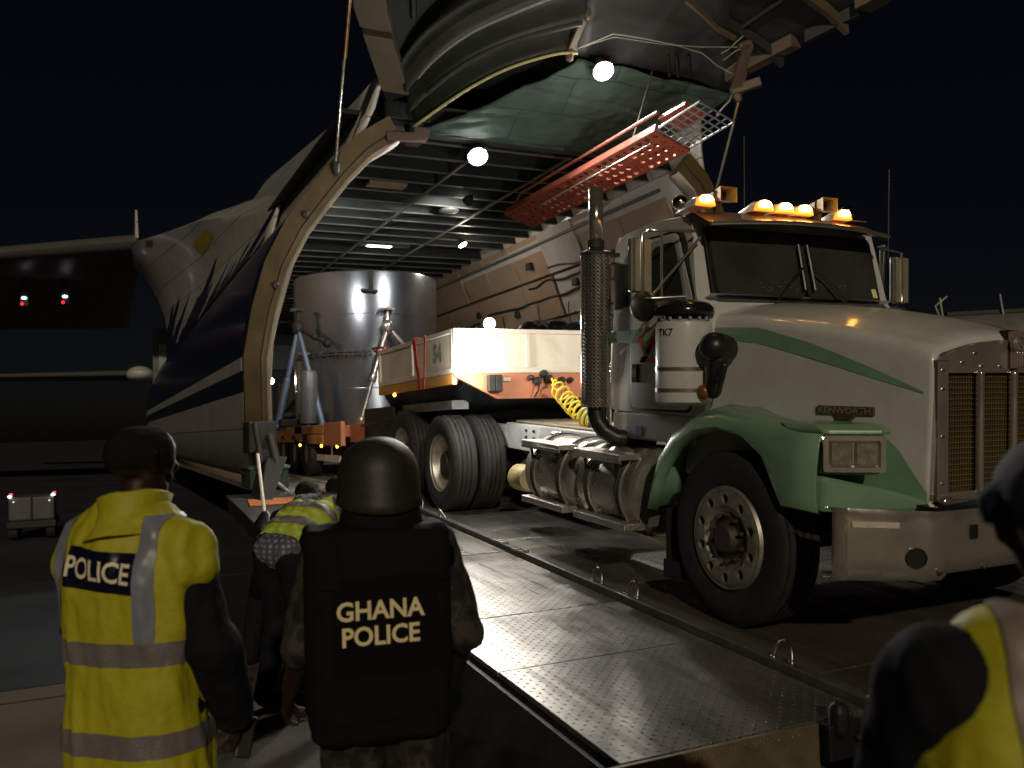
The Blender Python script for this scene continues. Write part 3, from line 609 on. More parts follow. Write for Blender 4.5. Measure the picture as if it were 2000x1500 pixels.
# lip: ochre front face with rivets
lp = B().box(1.74, 2.84, 3.0, 3.028, rz(3.03)-.20, rz(3.03)+.003)
lip = _build(lp, 'ramp_lip', mat('ochre lip paint', (.20, .155, .085), .45, .45, var=.25, dirt=.7), ramp, bevel=.004)
rv = B()
for i in range(54):
    x = 1.77+i*.0195; rv.ball((x, 2.998, rz(3.03)-.016-(.012 if i % 2 else 0)), .0042, 6, 4)
tag(_build(rv, 'rivet', boltm, lip, smooth=60), None, kind='stuff')
_build(B().box(2.86, 3.05, 2.96, 3.12, rz(3)-.16, rz(3)+.0).cap((2.93, 2.97, rz(3)-.02), (2.93, 2.97, rz(3)+.05), .045, .045).cap((3.02, 2.95, rz(3)-.07), (3.08, 2.9, rz(3)-.07), .02, .02), 'ramp_latch', blackp, ramp, bevel=.01)
# raised rail between lanes with tie-down rings
rl = B(); slab(rl, 3.168, 3.242, 2.7, 11.6, -.03, .045); rail = _build(rl, 'ramp_rail', railm, ramp, bevel=.008)
def hoop(y, lean, tall=.10, w=.085):
    P = []
    for i in range(13):
        a = math.pi*i/12; P.append((3.20-.0+math.sin(a)*tall*math.sin(lean), y-math.cos(a)*w*.8, rz(y)+.045+math.sin(a)*tall*math.cos(lean)))
    _build(B().tube(P, .009, 8).ball(P[0], .018, 8, 6).ball(P[-1], .018, 8, 6), 'tie_down_ring', boltm, ramp, smooth=60)
for y, l in ((2.98, .35), (3.62, .25), (5.05, .3), (5.5, .2), (6.7, -1.35), (7.1, -1.3), (8.6, -.5), (9.3, .2), (10.4, -.6)): hoop(y, l)
# post with rubber foot, floor mat and equipment box on the ramp
post = tag(empty('barrier_post', (1.5, 9.1, rz(9.1))), 'thin white post in black rubber foot at ramp side edge', 'post')
_build(B().tube([(0, 0, .02), (-.03, .25, .72)], .017, 10), 'pole', mat('white pole', (.7, .66, .56), .5), post, smooth=60)
_build(B().lathe([(.13, 0), (.12, .03), (.06, .12), (.03, .15), (0, .15)], (0, 0, 0), (0, 0, 1), 12), 'foot', blackp, post, smooth=40)
tag(B().lathe([(.12, 0), (.1, .04), (.05, .14), (0, .15)], (0, 0, 0), (0, 0, 1), 8).build('rubber_chock', blackp), 'small black rubber chock lying beside the white post', 'chock').location = (1.55, 8.6, rz(8.6))
mt = B(); mt.add([(-.25, -.25, .004), (.3, -.22, .004), (.36, .25, .004), (-.2, .28, .004)], [(0, 1, 2, 3)])
o = mt.build('floor_mat', mat('orange rubber mat', (.5, .16, .05), .7), solid=.008); o.location = (1.8, 10.7, rz(10.7)+.002); o.rotation_euler = (math.atan(SLOPE), 0, 0); tag(o, 'flat orange mat lying on the ramp beside the opening', 'mat')
bx = tag(empty('equipment_box', (2.02, 12.3, 1.06)), 'low dark green equipment box on the hold floor', 'box')
_build(B().box(-.25, .25, -.4, .4, 0, .26), 'case', mat('dark green box', (.03, .07, .035), .5), bx, bevel=.02); _build(B().box(-.27, .27, -.42, .42, .26, .31), 'lid', mat('green grey lid', (.09, .13, .09), .5), bx, bevel=.015)
_build(B().tube([(-.27, -.1, .2), (-.33, -.1, .24), (-.33, .1, .24), (-.27, .1, .2)], .012, 8), 'handle', darkm, bx, smooth=60)
tag(B().tube([(1.15, 3.75, .012), (1.3, 3.45, .012), (1.44, 3.15, .012), (1.55, 2.95, .012), (1.68, 2.7, .012)], .012, 8).build('ground_cable', mat('grey cable', (.18, .18, .17), .5), smooth=60), 'grey cable lying on the apron below the ramp edge', 'cable')
# ================================================================ truck tractor
AL = math.atan(SLOPE)
TX, TY = 4.57, 4.383
tk = tag(empty('truck', (TX, TY, rz(TY)), (AL, 0, 0)), 'white and green conventional truck tractor driving down the ramp', 'truck')
def T(b, name, m, parent=tk, **k): return _build(b, name, m, parent, **k)
TR = .53
# --- wheels
def tyre(b, x, y, w=.27, r=TR, face=-1):
    h = w/2; pr = [(.315, -h*.86), (.36, -h*.98), (.43, -h*1.06), (.485, -h*1.02), (.512, -h*.9), (.526, -h*.78)]
    for k in range(4):
        c = -h*.56+k*h*.375; pr += [(.528, c-.030), (.528, c+.026), (.514, c+.028), (.514, c+.037), (.528, c+.04)]
    pr += [(.526, h*.8), (.512, h*.92), (.485, h*1.02), (.43, h*1.05), (.36, h*.98), (.315, h*.86)]
    return b.lathe([(a*r/.53, z) for a, z in pr], (x, y, r), (-1, 0, 0), 48, close=False)
def rim_front(y, sgn):
    x = sgn*1.13
    # disc with real hand holes: rings of faces, ten round openings
    rm = B(); n = 10
    def fn(a, r): 
        off_ = interp([(.05, -.02), (.15, -.02), (.185, -.012), (.205, .012), (.245, .018), (.277, .018), (.295, .008), (.308, .012), (.318, -.01)], r)
        return Vector((x+sgn*off_-sgn*.012, y+math.cos(a)*r, TR+math.sin(a)*r))
    for (r0, r1) in ((.05, .105), (.105, .15), (.15, .185), (.185, .205), (.277, .295), (.295, .308), (.308, .318)):
        rm.grid(lambda u, v: fn(u*2*math.pi, lerp(r0, r1, v)), 60, 1)
    rm.holed(lambda u, v: fn(u*2*math.pi, lerp(.205, .277, v)), n, 1, .0, 12) if 0 else None
    for i in range(n):
        for k in range(24):
            pass
        cx = (i+.5)/n*2*math.pi; N2 = 24; sq = []; ci = []
        for k in range(N2):
            a = 2*math.pi*k/N2+math.pi/4; xx, yy = math.cos(a), math.sin(a); q = max(abs(xx), abs(yy))
            sq.append(fn(cx+.5*xx/q*2*math.pi/n, .241+.036*yy/q)); ci.append(fn(cx+.03*xx/.241, .241+.03*yy))
        inn_ = [p+Vector((-sgn*-.035*-1, 0, 0)) for p in ci]
        inn_ = [Vector((p.x-sgn*.04, p.y, p.z)) for p in ci]
        rm.add(sq+ci+inn_, [(k, (k+1) % N2, N2+(k+1) % N2, N2+k) for k in range(N2)]+[(N2+k, N2+(k+1) % N2, 2*N2+(k+1) % N2, 2*N2+k) for k in range(N2)])
    return rm
def wheel_front(sgn):
    w = T(tyre(B(), sgn*.99, 0), 'wheel', rubber, smooth=35)
    T(rim_front(0, sgn), 'rim', rimmat, w, smooth=30)
    T(B().lathe([(.31, -.02), (.31, -.25)], (sgn*1.12, 0, TR), (sgn, 0, 0), 40, close=False), 'rim_barrel', darkm, w, smooth=40)
    hb = B().lathe([(.15, -.0), (.15, .012), (.13, .015), (.095, .018), (.09, .05), (.075, .065), (0, .07)], (sgn*1.09, 0, TR), (sgn, 0, 0), 28)
    T(hb, 'hub', rust, w, smooth=40)
    for i in range(10):
        nb = B(); a = 2*math.pi*(i+.5)/10; nb.lathe([(.017, 0), (.017, .03), (.009, .034), (.009, .05), (0, .05)], (sgn*1.09, math.cos(a)*.1425, TR+math.sin(a)*.1425), (sgn, 0, 0), 6)
        T(nb, 'wheel_nut', rust, w)
wheel_front(-1); wheel_front(1)
def wheel_dual(y, sgn):
    w = T(tyre(tyre(B(), sgn*1.03, y), sgn*.69, y), 'wheel', rubber, smooth=35)
    T(B().lathe([(.318, .0), (.312, -.012), (.285, -.02), (.272, -.06), (.262, -.14), (.235, -.17), (.15, -.18), (.13, -.175)], (sgn*1.155, y, TR), (sgn, 0, 0), 48, close=False), 'rim', rimmat, w, smooth=35)
    T(B().lathe([(.13, -.2), (.125, -.08), (.10, -.045), (.0, -.04)], (sgn*1.155, y, TR), (sgn, 0, 0), 24), 'hub', rust, w, smooth=40)
    for i in range(10):
        nb = B(); a = 2*math.pi*i/10; nb.lathe([(.016, 0), (.016, .04), (0, .042)], (sgn*.975, y+math.cos(a)*.165, TR+math.sin(a)*.165), (sgn, 0, 0), 6)
        T(nb, 'wheel_nut', rust, w)
for y in (4.90, 6.25):
    for s_ in (-1, 1): wheel_dual(y, s_)
# --- chassis
for s_ in (-1, 1):
    T(B().box(s_*.43-.045, s_*.43+.045, -.7, 4.6, .70, .98).box(s_*.43-.045, s_*.43+.045, 4.6, 7.0, .72, .95), 'frame_rail', greyf, bevel=.01)
for i in range(6):
    T(B().lathe([(.014, 0), (.014, .02), (0, .022)], (-.475, 3.9+(i // 3)*.18, .78+(i % 3)*.07), (-1, 0, 0), 8), 'frame_bolt', darkm)
for y, x in ((0, .95), (4.9, .6), (6.25, .6)):
    T(B().tube([(-x, y, .53), (-.4, y, .50), (.4, y, .50), (x, y, .53)], .09, 12).ball((0, y, .52), (.24, .22, .23)), 'axle', darkm, smooth=50)
T(B().box(-.5, .5, 5.1, 6.1, .98, 1.06).lathe([(.5, 0), (.5, .06), (.12, .07), (0, .07)], (0, 5.55, 1.06), (0, 0, 1), 28), 'fifth_wheel', darkm, bevel=.01)
T(B().box(-.38, .38, 2.6, 4.55, .985, 1.005), 'catwalk_deck', mat('worn deck plate', (.34, .27, .19), .6, .3, var=.3, scale=4, dirt=.6), bevel=.004)
T(B().box(-.5, .5, -.6, 1.3, .55, 1.2).cap((-.3, 3.2, .45), (-.3, 4.3, .45), .16, .16).cap((.25, 2.0, .4), (.25, 3.6, .4), .14, .14), 'engine_and_tanks', darkm, smooth=50)
T(B().lathe([(.11, 0), (.13, .03), (.13, .24), (.11, .28), (0, .28)], (-.8, 3.35, .5), (0, 1, 0), 18), 'air_tank', mat('ochre air tank', (.35, .27, .12), .5, dirt=.6), smooth=40)
for s_ in (-1, 1):
    T(B().box(s_*.75-.02, s_*.75+.02, .72, .78, .28, .95), 'mud_flap', blackp)
T(B().box(-1.10, -.55, .64, .66, .22, .62).box(-1.12, -1.0, .5, .66, .16, .28), 'mud_flap', blackp)
# --- fuel tanks with straps and steps
def tank(y0, y1, k):
    t = T(B().lathe([(0, 0), (.20, .0), (.29, .02), (.315, .05), (.32, .07), (.32, y1-y0-.07), (.315, y1-y0-.05), (.29, y1-y0-.02), (.2, y1-y0), (0, y1-y0)], (-.83, y0, .66), (0, 1, 0), 44), 'fuel_tank', alu, smooth=30)
    for f_ in (.22, .75):
        y = lerp(y0, y1, f_)
        T(B().lathe([(.322, -.035), (.332, -.033), (.332, -.012), (.326, -.01), (.326, .01), (.332, .012), (.332, .033), (.322, .035)], (-.83, y, .66), (0, 1, 0), 44, close=False), 'tank_strap', alu if k else darkm, t, smooth=30)
        for e in (-.016, .016):
            T(B().tube([(-.83+.334*math.cos(a), y+e, .66+.334*math.sin(a)) for a in [i/44*2*math.pi for i in range(44)]], .0085, 6, closed=True), 'strap_edge', darkm, t)
    st = mat('checker step', (.42, .40, .36), .4, .8, var=.25, scale=40, bump=.6, bscale=90)
    a, b = lerp(y0, y1, .1), lerp(y0, y1, .9)
    T(B().box(-1.20, -1.02, a, b, .905, .945).box(-1.20, -1.19, a, b, .88, .905), 'upper_step', st, t, bevel=.006)
    T(B().box(-1.20, -1.02, a-.06, b, .40, .455), 'lower_step', st, t, bevel=.008)
    for y in (a+.12, b-.12):
        T(B().tube([(-1.16, y, .9), (-1.12, y+.04, .72), (-1.06, y+.1, .9)], .012, 6), 'step_bracket', darkm, t); T(B().tube([(-1.1, y, .42), (-.95, y, .42), (-.8, y, .36)], .014, 6), 'step_bracket', darkm, t)
    T(B().lathe([(.05, 0), (.055, .01), (.055, .04), (.03, .05), (0, .05)], (-.86, lerp(y0, y1, .85), .965), (-.2, 0, 1), 16), 'filler_cap', alu, t, smooth=40)
tank(1.0, 1.86, 1); tank(1.92, 2.80, 1)
# --- cab
CW = .90
side = [(1.70, 1.24), (1.70, 2.55), (1.62, 2.66), (1.2, 2.70), (.78, 2.68), (.72, 2.60), (.60, 2.04), (.50, 1.95), (.50, 1.24)]
def cabx(z): return CW - max(0, z-2.0)*.09
cb = B(); secs = []
for x, k in ((-1, 0), (-.86, .5), (-.5, 1), (0, 1.1), (.5, 1), (.86, .5), (1, 0)):
    secs.append([Vector((x*cabx(z), y+(.03*(1-abs(x)) if y < 1 and z > 2 else 0)*-1.2, z-(.05*(abs(x)**6) if z > 2.6 else 0))) for y, z in rounded(side, .07, 3)])
cab = T(B().loft(secs, caps=True, closed=True), 'cab', white, smooth=32)
T(B().box(-.895, .895, .62, 1.68, 1.03, 1.238), 'cab_skirt', white, bevel=.02)
T(B().box(-.9005, -.892, 1.26, 1.34, 1.06, 1.13), 'blue_sticker', mat('blue sticker', (.02, .05, .22), .5))
T(B().tube([(-.9, 1.72, 1.1), (-.905, 1.725, 2.5)], .02, 8), 'grab_rail', chrome, smooth=60)
# windshield: two glass panes set in a dark gasket
def wsp(x, t, o):   # t 0 bottom .. 1 top
    return Vector((x, lerp(.585, .70, t)-.05*(1-(x/.8)**2)-o, lerp(2.06, 2.53, t)))
def wspatch(x0, x1, t0, t1, o):
    b = B(); P = rounded([(x0, t0*.5), (x1, t0*.5), (x1, t1*.5), (x0, t1*.5)], .06, 5); n = len(P); V = [wsp(x, t*2, o) for x, t in P]; W_ = [wsp(x, t*2, o-.02) for x, t in P]
    c = wsp((x0+x1)/2, (t0+t1)/2, o)
    return b.add(V+W_+[c], [(i, (i+1) % n, 2*n) for i in range(n)]+[(i, n+i, n+(i+1) % n, (i+1) % n) for i in range(n)])
gk = T(wspatch(-.79, .71+.04, -.04, 1.03, .045), 'windshield_gasket', blackp, smooth=40)
T(wspatch(-.765, -.03, 0, .98, .054), 'windshield_pane', glass, gk, smooth=40); T(wspatch(-.005, .725, 0, .98, .054), 'windshield_pane', glass, gk, smooth=40)
T(B().add([wsp(.655, .06, .058), wsp(.71, .06, .058), wsp(.70, .2, .058), wsp(.65, .2, .058)], [(0, 1, 2, 3)]), 'windshield_sticker', mat('pale yellow sticker', (.85, .75, .32), .6), gk)
for sx in (-.06, .03):
    d_ = -1 if sx < 0 else 1
    T(B().tube([wsp(sx, .12, .09), wsp(sx-d_*.005, .82, .09)], .010, 6), 'wiper_blade', blackp, gk)
    T(B().tube([wsp(sx, .45, .10), wsp(sx+d_*.10, .30, .11), wsp(sx+d_*.27, -.06, .10)], .009, 6), 'wiper_arm', blackp, gk)
crumple = B()
for i in range(26):
    c = wsp(random.choice((-.42, -.2, .14, .3))+random.uniform(-.08, .1), random.uniform(.08, .26), .057); crumple.obox(c, (1, 0, random.uniform(-.2, .8)), random.uniform(.01, .06), random.uniform(.001, .004), .002)
tag(T(crumple, 'glass_smudge', mat('pale smear', (.2, .19, .17), .5), gk), None, kind='stuff')
# door with window
T(B().prism(rounded([(.645, 1.258), (1.415, 1.248), (1.435, 2.515), (.79, 2.535), (.605, 2.02)], .06, 4), 0, -.9035, -.86), 'door_seal', blackp)
door = T(B().prism(rounded([(.66, 1.275), (1.40, 1.265), (1.42, 2.50), (.80, 2.52), (.62, 2.02)], .06, 4), 0, -.906, -.85), 'door', white, bevel=.006)
def doorwin(s_, nm, par):
    P = rounded([(.72, 2.06), (1.10, 2.06), (1.10, 2.44), (.83, 2.46)], .06, 5); c = s_*.913
    f_ = T(B().prism([(a, b) for a, b in rounded([(.68, 2.02), (1.15, 2.02), (1.15, 2.485), (.81, 2.50)], .08, 5)], 0, c-.006*s_, c-.035*s_), 'window_frame', greyf if s_ < 0 else white, par)
    T(B().prism(P, 0, c+.003*s_, c-.02*s_), 'window_pane', glass, par)
doorwin(-1, '', door)
T(B().box(-.925, -.905, 1.28, 1.37, 1.46, 1.60), 'door_handle', blackp, door, bevel=.01); T(B().box(-.93, -.92, 1.30, 1.35, 1.50, 1.57), 'handle_lever', chrome, door, bevel=.004)
dr2 = T(B().prism(rounded([(.66, 1.275), (1.40, 1.265), (1.42, 2.50), (.80, 2.52), (.62, 2.02)], .06, 4), 0, .85, .906), 'door', white, bevel=.006); doorwin(1, '', dr2)
T(B().prism([(1.62, 2.02), (1.46, 2.04), (1.46, 2.36), (1.62, 2.40)], 0, -.915, -.89), 'rear_quarter_pane', glass)
gs = B().add([(-.909, .66, 1.72), (-.909, 1.41, 1.76), (-.909, 1.41, 1.86), (-.909, .66, 1.88)], [(0, 1, 2, 3)]).add([(-.9035, 1.425, 1.76), (-.9035, 1.69, 1.765), (-.9035, 1.69, 1.855), (-.9035, 1.425, 1.86)], [(0, 1, 2, 3)])
T(gs, 'green_stripe', green, door)
lg = B()
def red(poly): lg.add([(-.913, y, z) for y, z in poly], [tuple(range(len(poly)))])
red([(1.27, 1.83), (1.17, 1.71), (1.20, 1.655), (1.30, 1.79)]); red([(1.195, 1.71), (1.09, 1.845), (1.035, 1.835), (1.16, 1.66)]); red([(1.27, 1.61), (1.02, 1.61), (1.02, 1.655), (1.245, 1.655)]); red([(1.27, 1.61), (1.08, 1.79), (1.05, 1.76), (1.20, 1.61)])
for y in (1.25, 1.19, 1.14, 1.07): red([(y-.022, 1.84), (y+.022, 1.84), (y, 1.872)])
T(lg, 'door_emblem', redl, door)
# --- roof visor, marker lamps, horns
vz = lambda x: 2.60-.03*(x/.85)**2
vs = B().loft([[Vector((x, .40+.10*(x/.86)**2, vz(x)-.05)), Vector((x, .40+.10*(x/.86)**2, vz(x)-.025)), Vector((x, .70, vz(x)+.075)), Vector((x, .78, vz(x)+.06)), Vector((x, .70, vz(x)+.01))] for x in [-.86+i*.134 for i in range(13)]], closed=True, caps=True)
sv = T(vs, 'sun_visor', mat('brown visor paint', (.05, .035, .025), .35, coat=.3), smooth=40)
T(B().tube([(x, .385+.10*(x/.86)**2, vz(x)-.035) for x in [-.86+i*.134 for i in range(13)]], .017, 8), 'visor_trim', chrome, sv, smooth=60)
amb = emis('amber marker glass', (1, .24, .02), 2.2); ambh = emis('amber bulb glow', (1, .66, .25), 14)
for x, y in ((-.80, .70), (-.30, .69), (-.10, .70), (.09, .71), (.50, .74)):
    b_ = T(B().loft([[Vector((x+a*.085*k, y+dy, 2.675+abs(1)*h*k)) for a, h in ((-1, 0), (-.8, .055), (-.3, .08), (.3, .08), (.8, .055), (1, 0))] for dy, k in ((-.06, .85), (.0, 1), (.18, .45), (.28, .08))], caps=True), 'marker_lamp', white, smooth=50)
    T(B().loft([[Vector((x+a*.078*k, y-.06-dy, 2.68+h*k)) for a, h in ((-1, 0), (-.8, .05), (-.3, .074), (.3, .074), (.8, .05), (1, 0))] for dy, k in ((0, 1), (.025, .96), (.05, .75), (.06, .3))], caps=True, closed=True), 'marker_lens', amb, b_, smooth=60)
    T(B().ball((x-.01, y-.10, 2.716), (.058, .026, .034)), 'bulb_glow', ambh, b_, smooth=60)
    li = bpy.data.lights.new('marker_light', 'POINT'); li.energy = 2.0; li.color = (1, .45, .08); li.shadow_soft_size = .04
    lo = bpy.data.objects.new('marker_light', li); C.objects.link(lo); lo.parent = b_; lo.location = (x, y-.17, 2.74)
for x in (-.60, .34):
    h_ = T(B().loft([[Vector((x+a*w/2, y, 2.775+c*h/2)) for a, c in ((-1, -1), (1, -1), (1, 1), (-1, 1))] for y, w, h in ((.63, .145, .105), (.67, .125, .09), (.85, .05, .05))], closed=True), 'roof_horn', mat('horn brass grey', (.34, .27, .16), .4, .6), solid=-.006)
    T(B().box(x-.075, x+.075, .86, .87, 2.74, 2.80).tube([(x-.05, .75, 2.76), (x-.12, .78, 2.72)], .012, 6).box(x-.02, x+.02, .74, .78, 2.67, 2.74), 'horn_bracket', darkm, h_)
    T(B().box(x-.055, x+.055, .72, .73, 2.735, 2.815), 'horn_mouth', blackp, h_)
for x, y in ((-.98, .95), (.62, .74)):
    T(B().ball((x if x > 0 else -.78, y, 2.755), .055).tube([((x if x > 0 else -.78), y, 2.7), ((x if x > 0 else -.78)+.1, y-.1, 2.68)], .01, 6), 'roof_beacon_ball', mat('bead chrome', (.5, .45, .35), .12, 1), smooth=60)
T(B().tube([(0.0, 1.18, 2.68), (.0, 1.19, 3.38)], .005, 6), 'aerial', darkm); 
# --- mirrors
for s_ in (-1, 1):
    mx_ = s_*(1.17 if s_ < 0 else 1.33)
    mm = T(B().box(mx_-.085, mx_+.085, .86, .905, 2.09, 2.47), 'mirror', chrome, bevel=.02)
    T(B().box(mx_-.045, mx_-.0, .852, .86, 2.10, 2.46).box(mx_+.03, mx_+.08, .852, .86, 2.10, 2.46), 'mirror_face', mat('mirror back', (.55, .5, .38), .3, .6), mm)
    T(B().tube([(s_*.88, .62, 2.50), (s_*1.02, .80, 2.52), (s_*1.12, .84, 2.52), (mx_, .85, 2.50), (mx_, .845, 2.05), (s_*1.1, .82, 2.05), (s_*.91, .70, 2.06)], .011, 8), 'mirror_bracket', chrome, mm, smooth=60)
    T(B().tube([(s_*.86, .60, 2.46), (s_*1.10, .84, 2.06)], .009, 8).tube([(s_*1.04, .80, 2.50), (s_*1.04, .80, 2.05)], .010, 8), 'mirror_stay', chrome, mm, smooth=60)
    T(B().lathe([(0, .0), (.07, .012), (.10, .035), (.105, .05), (.1, .055), (0, .055)], (mx_, .88, 1.985), (0, -1, .1), 24), 'round_mirror', blackp, mm, smooth=50)
    if s_ > 0: T(B().tube([(s_*1.19, .86, 2.45), (s_*1.2, .86, 3.16)], .005, 6), 'aerial', darkm, mm)
# --- exhaust stack with perforated shield
ex, ey = -1.07, 1.64
xs = T(B().lathe([(.055, 0), (.055, .48)], (ex, ey, 2.48), (0, 0, 1), 28, close=False), 'exhaust_stack', chrome, smooth=60, solid=-.004)
T(B().lathe([(.088, 0), (.088, 1.16)], (ex, ey, 1.29), (0, 0, 1), 28), 'muffler', blackp, xs, smooth=40)
T(B().holed(lambda u, v: Vector((ex+.118*math.cos(u*2*math.pi), ey+.118*math.sin(u*2*math.pi), lerp(1.27, 2.44, v))), 24, 40, .27, 6), 'perforated_shield', chrome, xs, solid=.002)
T(B().lathe([(.125, 0), (.125, .025), (.06, .05)], (ex, ey, 2.44), (0, 0, 1), 28).box(ex, ex+.2, ey-.03, ey+.03, 2.44, 2.47).lathe([(.066, 0), (.066, .06)], (ex, ey, 2.5), (0, 0, 1), 20), 'stack_clamp', darkm, xs, smooth=40)
T(B().tube([(ex, ey, 1.3), (ex, ey, 1.22), (ex+.01, ey-.02, 1.15), (ex+.05, ey-.05, 1.08), (ex+.12, ey-.1, 1.03), (ex+.22, ey-.14, 1.02), (ex+.42, ey-.16, 1.02)], .07, 14), 'exhaust_elbow', blackp, xs, smooth=60)
# --- air cleaners
for s_ in (-1, 1):
    cx, cy = s_*1.0, .60
    ac_ = T(B().lathe([(.15, 0), (.185, .02), (.19, .04), (.19, .52), (.185, .55), (.15, .57), (0, .57)], (cx, cy, 1.32), (0, 0, 1), 40), 'air_cleaner', white, smooth=35)
    for z in (1.42, 1.56):
        T(B().lathe([(.191, -.014), (.1945, -.012), (.1945, .012), (.191, .014)], (cx, cy, z), (0, 0, 1), 40, close=False), 'chrome_band', chrome, ac_, smooth=40)
    T(B().lathe([(.12, 0), (.13, .03), (.2, .035), (.205, .055), (.2, .085), (.17, .115), (.1, .135), (0, .14)], (cx, cy, 1.885), (0, 0, 1), 40), 'cleaner_cap', mat('gloss black', (.012, .012, .012), .15), ac_, smooth=50)
    for k in range(16):
        a = 2*math.pi*k/16; T(B().box(cx+.17*math.cos(a)-.008, cx+.17*math.cos(a)+.008, cy+.17*math.sin(a)-.008, cy+.17*math.sin(a)+.008, 1.885, 1.905), 'cap_clip', greyf, ac_)
    T(B().cap((cx-s_*.02, cy-.30, 1.70), (cx-s_*.12, cy-.26, 1.69), .10, .10).cap((cx-s_*.05, cy-.30, 1.62), (cx-s_*.05, cy-.25, 1.42), .07, .055).cap((cx-s_*.02, cy-.36, 1.5), (cx-s_*.02, cy-.40, 1.58), .03, .025), 'intake_elbow', blackp, ac_, smooth=60)
    T(B().ball((cx-s_*.0, cy-.21, 1.41), (.04, .05, .05)), 'side_marker', mat('dull amber glass', (.18, .06, .02), .3), ac_, smooth=60)
me_ = text_mesh('TK7', .068, .0012, 'LEFT'); me_.materials.append(blackp)
acr = [c for c in tk.children if c.name.startswith('air_cleaner')][0]
for v in me_.vertices:      # wrap around the cleaner drum
    a = R(176)+v.co.x/.19; v.co = (-1.0+.1925*math.cos(a), .60+.1925*math.sin(a), 1.80+v.co.y)
o = bpy.data.objects.new('lettering', me_); C.objects.link(o); o.parent = acr
# --- hood
HY = [-1.03, -1.0, -.9, -.7, -.4, -.1, .2, .5, .72]
def hood_par(y):
    hw = interp([(-1.03, .585), (-.7, .66), (-.3, .725), (.2, .79), (.75, .845)], y)
    zc = interp([(-1.03, 1.715), (-1.0, 1.755), (-.6, 1.868), (0, 1.975), (.75, 2.05)], y); zs = interp([(-1.03, 1.62), (-1.0, 1.655), (-.6, 1.76), (0, 1.87), (.75, 1.94)], y)
    return hw, zc, zs
def hoodx(y, z):
    hw, zc, zs = hood_par(y); return hw+.05*max(0, (zs-.12-z))/.9
def hsec(y):
    hw, zc, zs = hood_par(y); r = .09; P = []
    for i in range(8):
        x = (hw-r)*i/7; P.append((x, zc-(zc-zs)*(x/(hw))**2.2))
    z1 = P[-1][1]
    for i in range(1, 6):
        a = math.pi/2*i/5; P.append((hw-r+r*math.sin(a), z1-r*(1-math.cos(a))))
    zt = P[-1][1]
    for i in range(1, 9):
        z = lerp(zt, .84, i/8); P.append((hoodx(y, z), z))
    return [Vector((-x, y, z)) for x, z in P[::-1]]+[Vector((x, y, z)) for x, z in P[1:]]
hood = T(B().loft([hsec(y) for y in HY]), 'hood', white, smooth=40, solid=-.02)
T(B().loft([hsec(-1.03), [p*1.0+Vector((-p.x*.03, -.012, -.012 if p.z > 1 else 0)) for p in hsec(-1.03)]]), 'hood_edge', chrome, hood, smooth=40)
def stripe(tab, s_):
    def fn(u, v):
        y = lerp(tab[0][0], tab[-1][0], u); lo_, hi_ = interp([(a, b) for a, b, c in tab], y), interp([(a, c) for a, b, c in tab], y); z = lerp(lo_, hi_, v)
        return Vector((s_*(hoodx(y, z)+.003), y, z))
    return B().grid(fn, 24, 3)
tab = [(-.98, 1.425, 1.437), (-.7, 1.505, 1.56), (-.3, 1.62, 1.71), (.1, 1.72, 1.82), (.4, 1.755, 1.835), (.68, 1.765, 1.84)]
for s_ in (-1, 1): T(stripe(tab, s_), 'green_stripe', green, hood, smooth=60)
for s_ in (-1, 1): T(stripe([(-1.02, .85, .90), (-.95, .85, .99), (-.86, .85, 1.12), (-.76, .85, 1.20), (-.45, .85, 1.22)], s_), 'green_lower_paint', green, hood, smooth=60)
hs_ = B()
for s_ in (1,): hs_.grid(lambda u, v: Vector((lerp(.30, .42, v), lerp(-.96, .2, u), 0)), 1, 1)
T(B().grid(lambda u, v: (lambda y, x: Vector((x, y, hood_par(y)[1]-(hood_par(y)[1]-hood_par(y)[2])*(x/hood_par(y)[0])**2.2+.004)))(lerp(-.93, .3, u), lerp(.22, .30, v)), 14, 2), 'hood_trim', mat('blue grey strip', (.25, .30, .36), .4), hood, smooth=60)
T(B().box(-.86, .86, .70, .80, 1.2, 1.93).loft([[Vector((x, y, z)) for x in (-.84, -.4, 0, .4, .84)] for y, z in ((.60, 1.93), (.60, 2.04), (.50, 2.07))]), 'cowl', white, bevel=.01)
bd = B()
bd.loft([[Vector((-hoodx(y, 1.32)-.014, y, 1.295)), Vector((-hoodx(y, 1.32)-.014, y, 1.345)), Vector((-hoodx(y, 1.32)+.02, y, 1.345)), Vector((-hoodx(y, 1.32)+.02, y, 1.295))] for y in (-.72, -.6, -.48, -.36)], closed=True, caps=True)
T(bd, 'name_badge', mat('badge bronze', (.16, .11, .05), .4, .5), hood, bevel=.004)
T(B().prism([(-.62, 1.296), (-.46, 1.296), (-.50, 1.262), (-.58, 1.262)], 0, -hoodx(-.48, 1.28)-.012, -hoodx(-.55, 1.28)+.02), 'name_badge', mat('badge bronze', (.16, .11, .05), .4, .5), hood, bevel=.004)
me_ = text_mesh('KENWORTH', .052, .0012)
for v in me_.vertices: v.co = (-hoodx(-.54-v.co.x*1.13, 1.32)-.018, -.54-v.co.x*1.13, 1.318+v.co.y)
o = bpy.data.objects.new('lettering', me_); C.objects.link(o); me_.materials.append(mat('worn brass letters', (.5, .42, .26), .35, .6)); o.parent = hood
